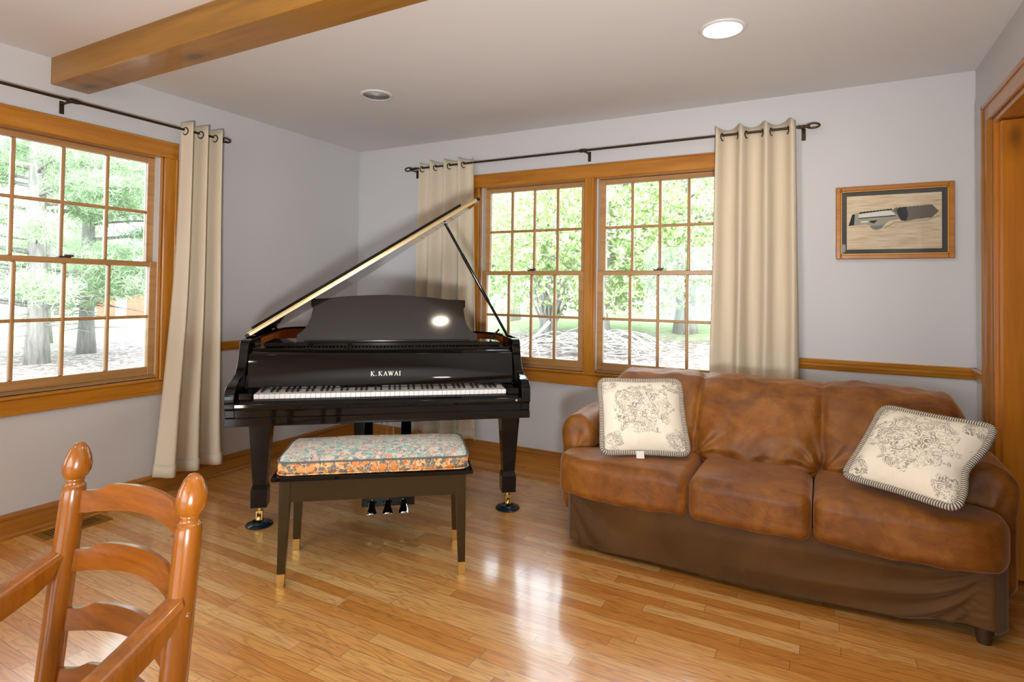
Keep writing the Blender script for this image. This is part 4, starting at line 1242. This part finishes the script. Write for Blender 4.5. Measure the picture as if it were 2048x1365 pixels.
def barkmat(name, a, b):
    t = NT(name); n = t.noise(t.coord('Object', (9, 9, 1.2)), 2.2, 4, .6)
    t.bsdf(Base_Color=t.ramp(n, [(.3, a), (.7, b)]), Roughness=.9, Normal=t.bump(n, .6, .03)); return t.mat
M['bark'] = barkmat('grey_bark', srgb(122, 118, 112), srgb(162, 158, 152))
M['palebark'] = barkmat('pale_bark', srgb(150, 142, 136), srgb(194, 186, 180))

def leaves(name, mat, parent, centers, dirs, length, width, base):
    """one mesh of many small folded leaves"""
    n = len(centers); c = np.asarray(centers); d = np.asarray(dirs); d = d/np.linalg.norm(d, axis=1, keepdims=True)
    r = rng.normal(size=(n, 3)); s = np.cross(d, r); s /= np.linalg.norm(s, axis=1, keepdims=True); nrm = np.cross(s, d)
    L = (length*rng.uniform(.7, 1.25, n))[:, None]; W = (width*rng.uniform(.75, 1.2, n))[:, None]
    v = np.stack([c, c+d*L*.5+s*W*.5+nrm*W*.12, c+d*L-nrm*L*.06, c+d*L*.5-s*W*.5+nrm*W*.12], 1).reshape(-1, 3) - np.asarray(base)
    me = bpy.data.meshes.new(name)
    me.vertices.add(4*n); me.vertices.foreach_set('co', v.ravel())
    me.loops.add(4*n); me.loops.foreach_set('vertex_index', np.arange(4*n, dtype=np.int32))
    me.polygons.add(n); me.polygons.foreach_set('loop_start', np.arange(0, 4*n, 4, dtype=np.int32))
    me.update(calc_edges=True); me.materials.append(mat)
    o = bpy.data.objects.new(name, me); COL.objects.link(o); o.parent = parent; return o

def trunk(x, y, r, h, name, mat, parent, base, lean_=(0, 0), branches=()):
    mb = MB(); z0 = gz(x, y)-.05
    pts = []; rr = []
    for k in range(9):
        s = k/8; pts.append((x+lean_[0]*s*h+.05*math.sin(3*s+x)-base[0], y+lean_[1]*s*h+.04*math.sin(4*s+y)-base[1], z0+s*h-base[2]))
        rr.append(r*(1.35 if k == 0 else 1.06-.45*s))
    mb.tube(pts, rr, 12)
    for (s, az, ln, up, br) in branches:
        i = min(7, int(s*8)); p = Vector(pts[i]).lerp(Vector(pts[i+1]), s*8-i)
        q = [p]
        for k in range(1, 6): q.append(p + Vector((math.cos(az)*ln*k/5, math.sin(az)*ln*k/5, up*ln*k/5 - .12*ln*(k/5)**2)) + Vector((random.uniform(-.03, .03), random.uniform(-.03, .03), 0)))
        mb.tube(q, [br*(1-.16*k) for k in range(6)], 6)
    return mb.build(name, mat, parent, 180)

def broadleaf(x, y, r, h, cz, cr, crz, n, label, pale=False, size=.13, group='leafy trees outside the back window'):
    base = (x, y, gz(x, y)); t = thing('leafy_tree', label, 'tree', base, 0, group)
    br = [(random.uniform(.3, .9), random.uniform(0, 6.28), cr*random.uniform(.5, .9), random.uniform(.1, .8), r*.22) for _ in range(16)]
    trunk(x, y, r, h, 'trunk', M['palebark' if pale else 'bark'], t, base, branches=br)
    # whorls of leaves on the outer shell
    m = n//7; u = rng.normal(size=(m, 3)); u /= np.linalg.norm(u, axis=1, keepdims=True)
    rad = rng.uniform(.55, 1.05, m)[:, None]
    nz_ = 1+.16*np.sin(u[:, :1]*7+x)+.12*np.cos(u[:, 2:]*9)
    c = np.array([x, y, base[2]+cz]) + u*rad*nz_*np.array([cr, cr, crz])
    c = c[c[:, 2] > base[2]+.55]; m = len(c)
    up = np.tile(np.array([0, 0, .5]), (m, 1)) + (c-np.array([x, y, base[2]+cz]))*.25
    cc = np.repeat(c, 7, 0); dd = rng.normal(size=(len(cc), 3))*.75 + np.repeat(up, 7, 0)
    leaves('foliage', M['leaf'], t, cc, dd, size, size*.38, base); return t
def pine(x, y, r, h, zlow, n, label, cr=2.6):
    base = (x, y, gz(x, y)); t = thing('pine_tree', label, 'tree', base, 0, 'pine trees outside the left window')
    brs = []; cen = []; drs = []
    for k in range(46):
        s = random.uniform(zlow/h, .97); az = random.uniform(0, 2*PI); ln = cr*(1.05-s*.7)*random.uniform(.7, 1.1)
        brs.append((s, az, ln, .18, .035))
        p0 = np.array([x, y, base[2]+s*h])
        for j in range(n//46//6):
            q = random.uniform(.3, 1.05); pt = p0 + np.array([math.cos(az)*ln*q, math.sin(az)*ln*q, .18*ln*q-.12*ln*q*q]) + np.random.default_rng(k*997+j).normal(size=3)*np.array([.16, .16, .10])
            for i in range(6):
                cen.append(pt); drs.append(np.array([math.cos(az), math.sin(az), .15])*.5 + rng.normal(size=3)*.7)
    for _ in range(26): brs.append((random.uniform(.08, zlow/h+.12), random.uniform(0, 2*PI), random.uniform(.6, 1.6), random.uniform(-.25, .2), .014))
    trunk(x, y, r, h, 'trunk', M['bark'], t, base, branches=brs)
    leaves('foliage', M['needle'], t, cen, drs, .19, .015, base); return t
broadleaf(-.55, 7.75, .20, 3.6, 2.05, 2.15, 1.75, 17000, 'thick-trunked leafy tree beside the brush pile, seen through the right half of the back window')
broadleaf(.80, 9.45, .22, 4.2, 2.35, 2.35, 2.0, 16000, 'leafy tree with a straight grey trunk, seen nearest the right curtain')
broadleaf(-2.3, 8.9, .12, 4.0, 2.35, 2.0, 1.95, 13500, 'slim pale-trunked leafy tree seen through the left half of the back window', pale=True, size=.11)
broadleaf(2.4, 11.5, .2, 5.0, 3.3, 2.8, 2.8, 10000, 'leafy tree farther back, mostly hidden by the right curtain', size=.15)
broadleaf(-4.9, 12.0, .18, 5.2, 3.4, 2.8, 2.8, 10000, 'pale green tree farther back, seen at the left edge of the back window', pale=True, size=.13)
# multi-stem shrub
bs = (-1.55, 7.35, gz(-1.55, 7.35)); sh = thing('bare_shrub', 'grey many-stemmed shrub at the foot of the leafy trees', 'shrub', bs)
mb = MB()
for k in range(16):
    a = k*2.4; l = random.uniform(1.0, 1.7); sx_, sy_ = math.cos(a)*.45, math.sin(a)*.45
    mb.tube([(math.cos(a)*.10, math.sin(a)*.10, -.05), (sx_*.35, sy_*.35, l*.4), (sx_*1.0, sy_*1.0, l)], [.05, .034, .014], 7)
mb.build('stems', M['bark'], sh, 180)
# brush pile
bp = (-.15, 6.35, gz(-.15, 6.35)); bpt = thing('brush_pile', 'heap of pale cut branches lying on the ground outside the right window half', 'brush pile', bp)
mb = MB()
for k in range(95):
    x0, y0 = random.uniform(-.9, .8), random.uniform(-.5, .5); a = random.uniform(-.7, .7) + (PI if random.random() < .5 else 0); l = random.uniform(.6, 1.5)
    hgt = random.uniform(.02, .34)*max(.2, 1-abs(x0)*.7); pts = []
    bend = random.uniform(-.5, .5); lift = random.uniform(-.1, .55)
    for j in range(7):
        s = j/6; pts.append((x0+math.cos(a+bend*s)*l*(s-.5), y0+math.sin(a+bend*s)*l*(s-.5)*.6, max(.01, hgt+lift*math.sin(PI*s)*.5)))
    mb.tube(pts, [.013*(1-.09*j) for j in range(7)], 5)
mb.build('twigs', M['palebark'], bpt, 180)
bp2 = (-1.55, 5.6, gz(-1.55, 5.6)); b2 = thing('fallen_branch', 'pale fallen branch outside the left half of the back window', 'branch', bp2)
MB().tube([(-.45, -.1, .02), (.1, 0, .12), (.55, .05, .42), (.8, .05, .68)], [.02, .026, .03, .034], 8).tube([(.2, 0, .16), (.25, .1, -.02)], .014, 6).tube([(.5, .05, .38), (.62, .05, .02)], .014, 6).build('wood', M['palebark'], b2, 180)
# pines on the left
pine(-10.4, 1.95, .17, 7.5, 1.1, 60000, 'thick-trunked pine nearest the left edge of the left window', 3.3)
pine(-11.6, 3.45, .15, 7.0, 1.0, 50000, 'second pine with a slimmer grey trunk, seen in the middle of the left window', 3.1)
pine(-15.4, 4.2, .2, 7.5, 1.9, 24000, 'pine farther back, above the red shed', 3.0)
pine(-13.2, -.6, .22, 7.5, 1.5, 24000, 'pine beyond the left edge of the left window', 2.8)
# red shed
shp = (-44.3, 21.4, gz(-44.3, 21.4)); shd = thing('shed', 'small red shed with white door seen through the left window', 'shed', shp, R(62))
MB().box(-1.5, 1.5, -1.0, 1.0, 0, 1.8).build('walls', flat('red_siding', srgb(220, 110, 92), .8), shd)
MB().prism([(-1.15, 1.78), (0, 2.45), (1.15, 1.78)], -1.65, 1.65, 'x').build('roof', flat('shed_roof', srgb(190, 180, 176), .8), shd)
MB().box(-.35, .35, -1.04, -1.0, 0, 1.7).build('door', flat('shed_white', srgb(240, 238, 234), .7), shd)
# distant trees
for k, (x, y, s) in enumerate(((-8.5, 34, 5), (0, 38, 5), (9, 36, 5), (-17, 30, 4.5), (-52, 32, 5.5), (-46, 9, 5), (-62, 25, 6), (-33, -6, 5), (18, 33, 5), (-27, 24, 4.5))):
    base = (x, y, gz(x, y)); t = thing('distant_tree', 'hazy green tree in the distant tree line', 'tree', base, 0, 'distant tree line')
    trunk(x, y, .3, s*1.2, 'trunk', M['bark'], t, base)
    m = 2600; u = rng.normal(size=(m, 3)); u /= np.linalg.norm(u, axis=1, keepdims=True)
    c = np.array([x, y, base[2]+s*1.05]) + u*rng.uniform(.4, 1.05, m)[:, None]*np.array([s*.75, s*.75, s*.85])
    leaves('foliage', M['farleaf'], t, c, rng.normal(size=(m, 3)), .55, .35, base)

# ------------------------------------------------------------------ world, light, camera
w = bpy.data.worlds.new('World'); scene.world = w; w.use_nodes = True
bg = w.node_tree.nodes.get('Background') or w.node_tree.nodes.new('ShaderNodeBackground')
bg.inputs[0].default_value = (.80, .90, 1.0, 1); bg.inputs[1].default_value = 4.6
def portal(name, loc, rot, sx, sy):
    l = bpy.data.lights.new(name, 'AREA'); l.shape = 'RECTANGLE'; l.size = sx; l.size_y = sy; l.cycles.is_portal = True
    o = bpy.data.objects.new(name, l); COL.objects.link(o); o.location = loc; o.rotation_euler = rot
portal('portal_back', (2.127, .17, 1.37), (R(-90), 0, 0), 1.8, 1.36)
portal('portal_left', (-.17, -2.185, 1.37), (R(-90), 0, R(90)), 1.0, 1.36)
portal('portal_left_rear', (-.17, -5.3, 1.37), (R(-90), 0, R(90)), 2.0, 1.36)
portal('portal_rear', (2.125, CY-.17, 1.16), (R(90), 0, 0), 3.6, 2.1)

sl = bpy.data.lights.new('sun', 'SUN'); sl.energy = 2.4; sl.angle = R(12); sl.color = (1, .97, .92)
s_o = bpy.data.objects.new('sun', sl); COL.objects.link(s_o); s_o.rotation_euler = Vector((.55, -.6, .75)).to_track_quat('Z', 'Y').to_euler()
# fill lamp on a short stand, added behind the camera to brighten the ceiling
fp = Vector((3.93, -4.45, .72)); fd = (Vector((2.5, -2.3, 2.44)) - fp).normalized()
fl_ = thing('fill_lamp', 'added fill lamp, black head on a short stand behind the camera by the right wall', 'lamp', (fp.x, fp.y, 0))
MB().tube([(0, 0, .02), (0, 0, .60)], .012, 10).lathe([(0, 0), (.14, 0), (.14, .012), (.02, .03), (0, .03)], seg=24).build('fill_lamp_stand', M['blackmat'], fl_, 40)
hm = Matrix.Translation((0, 0, .72)) @ fd.to_track_quat('Z', 'Y').to_matrix().to_4x4()
MB().lathe([(.03, -.16), (.05, -.16), (.07, -.05), (.13, .02), (.128, .022), (.066, -.045), (.03, -.10)], seg=24, M=hm).build('fill_lamp_reflector', M['blackmat'], fl_, 40)
sp = bpy.data.lights.new('fill_lamp_spot', 'SPOT'); sp.energy = 230; sp.spot_size = R(105); sp.spot_blend = .9; sp.shadow_soft_size = .12; sp.color = (.95, .98, 1.0)
spo = bpy.data.objects.new('fill_lamp_spot', sp); COL.objects.link(spo); spo.location = fp + fd*.16; spo.rotation_euler = fd.to_track_quat('-Z', 'Y').to_euler()
cam = bpy.data.cameras.new('camera'); co = bpy.data.objects.new('camera', cam); COL.objects.link(co); scene.camera = co
yw, pt, rl = R(28.2869), R(1.2337), R(.7776)
F_ = Vector((-math.sin(yw)*math.cos(pt), math.cos(yw)*math.cos(pt), math.sin(pt)))
R0 = Vector((math.cos(yw), math.sin(yw), 0)); U0 = R0.cross(F_)
Rt = R0*math.cos(rl) + U0*math.sin(rl); Up = -R0*math.sin(rl) + U0*math.cos(rl)
mm = Matrix((Rt, Up, -F_)).transposed().to_4x4(); mm.translation = Vector((3.5533, -3.7809, 1.2620)); co.matrix_world = mm
cam.sensor_width = 36; cam.lens = 1158.29/2048*36; cam.shift_y = -(682.5-555.06)/2048
cam.clip_start = .05; cam.clip_end = 300

scene.view_settings.view_transform = 'Standard'; scene.view_settings.look = 'None'
scene.view_settings.exposure = 0.82; scene.view_settings.gamma = 1; scene.view_settings.use_curve_mapping = False
scene.cycles.use_denoising = True
scene.cycles.max_bounces = 8; scene.cycles.diffuse_bounces = 4; scene.cycles.glossy_bounces = 4; scene.cycles.transparent_max_bounces = 12; scene.cycles.transmission_bounces = 4
scene.cycles.sample_clamp_indirect = 6
scene.cycles.caustics_reflective = False; scene.cycles.caustics_refractive = False
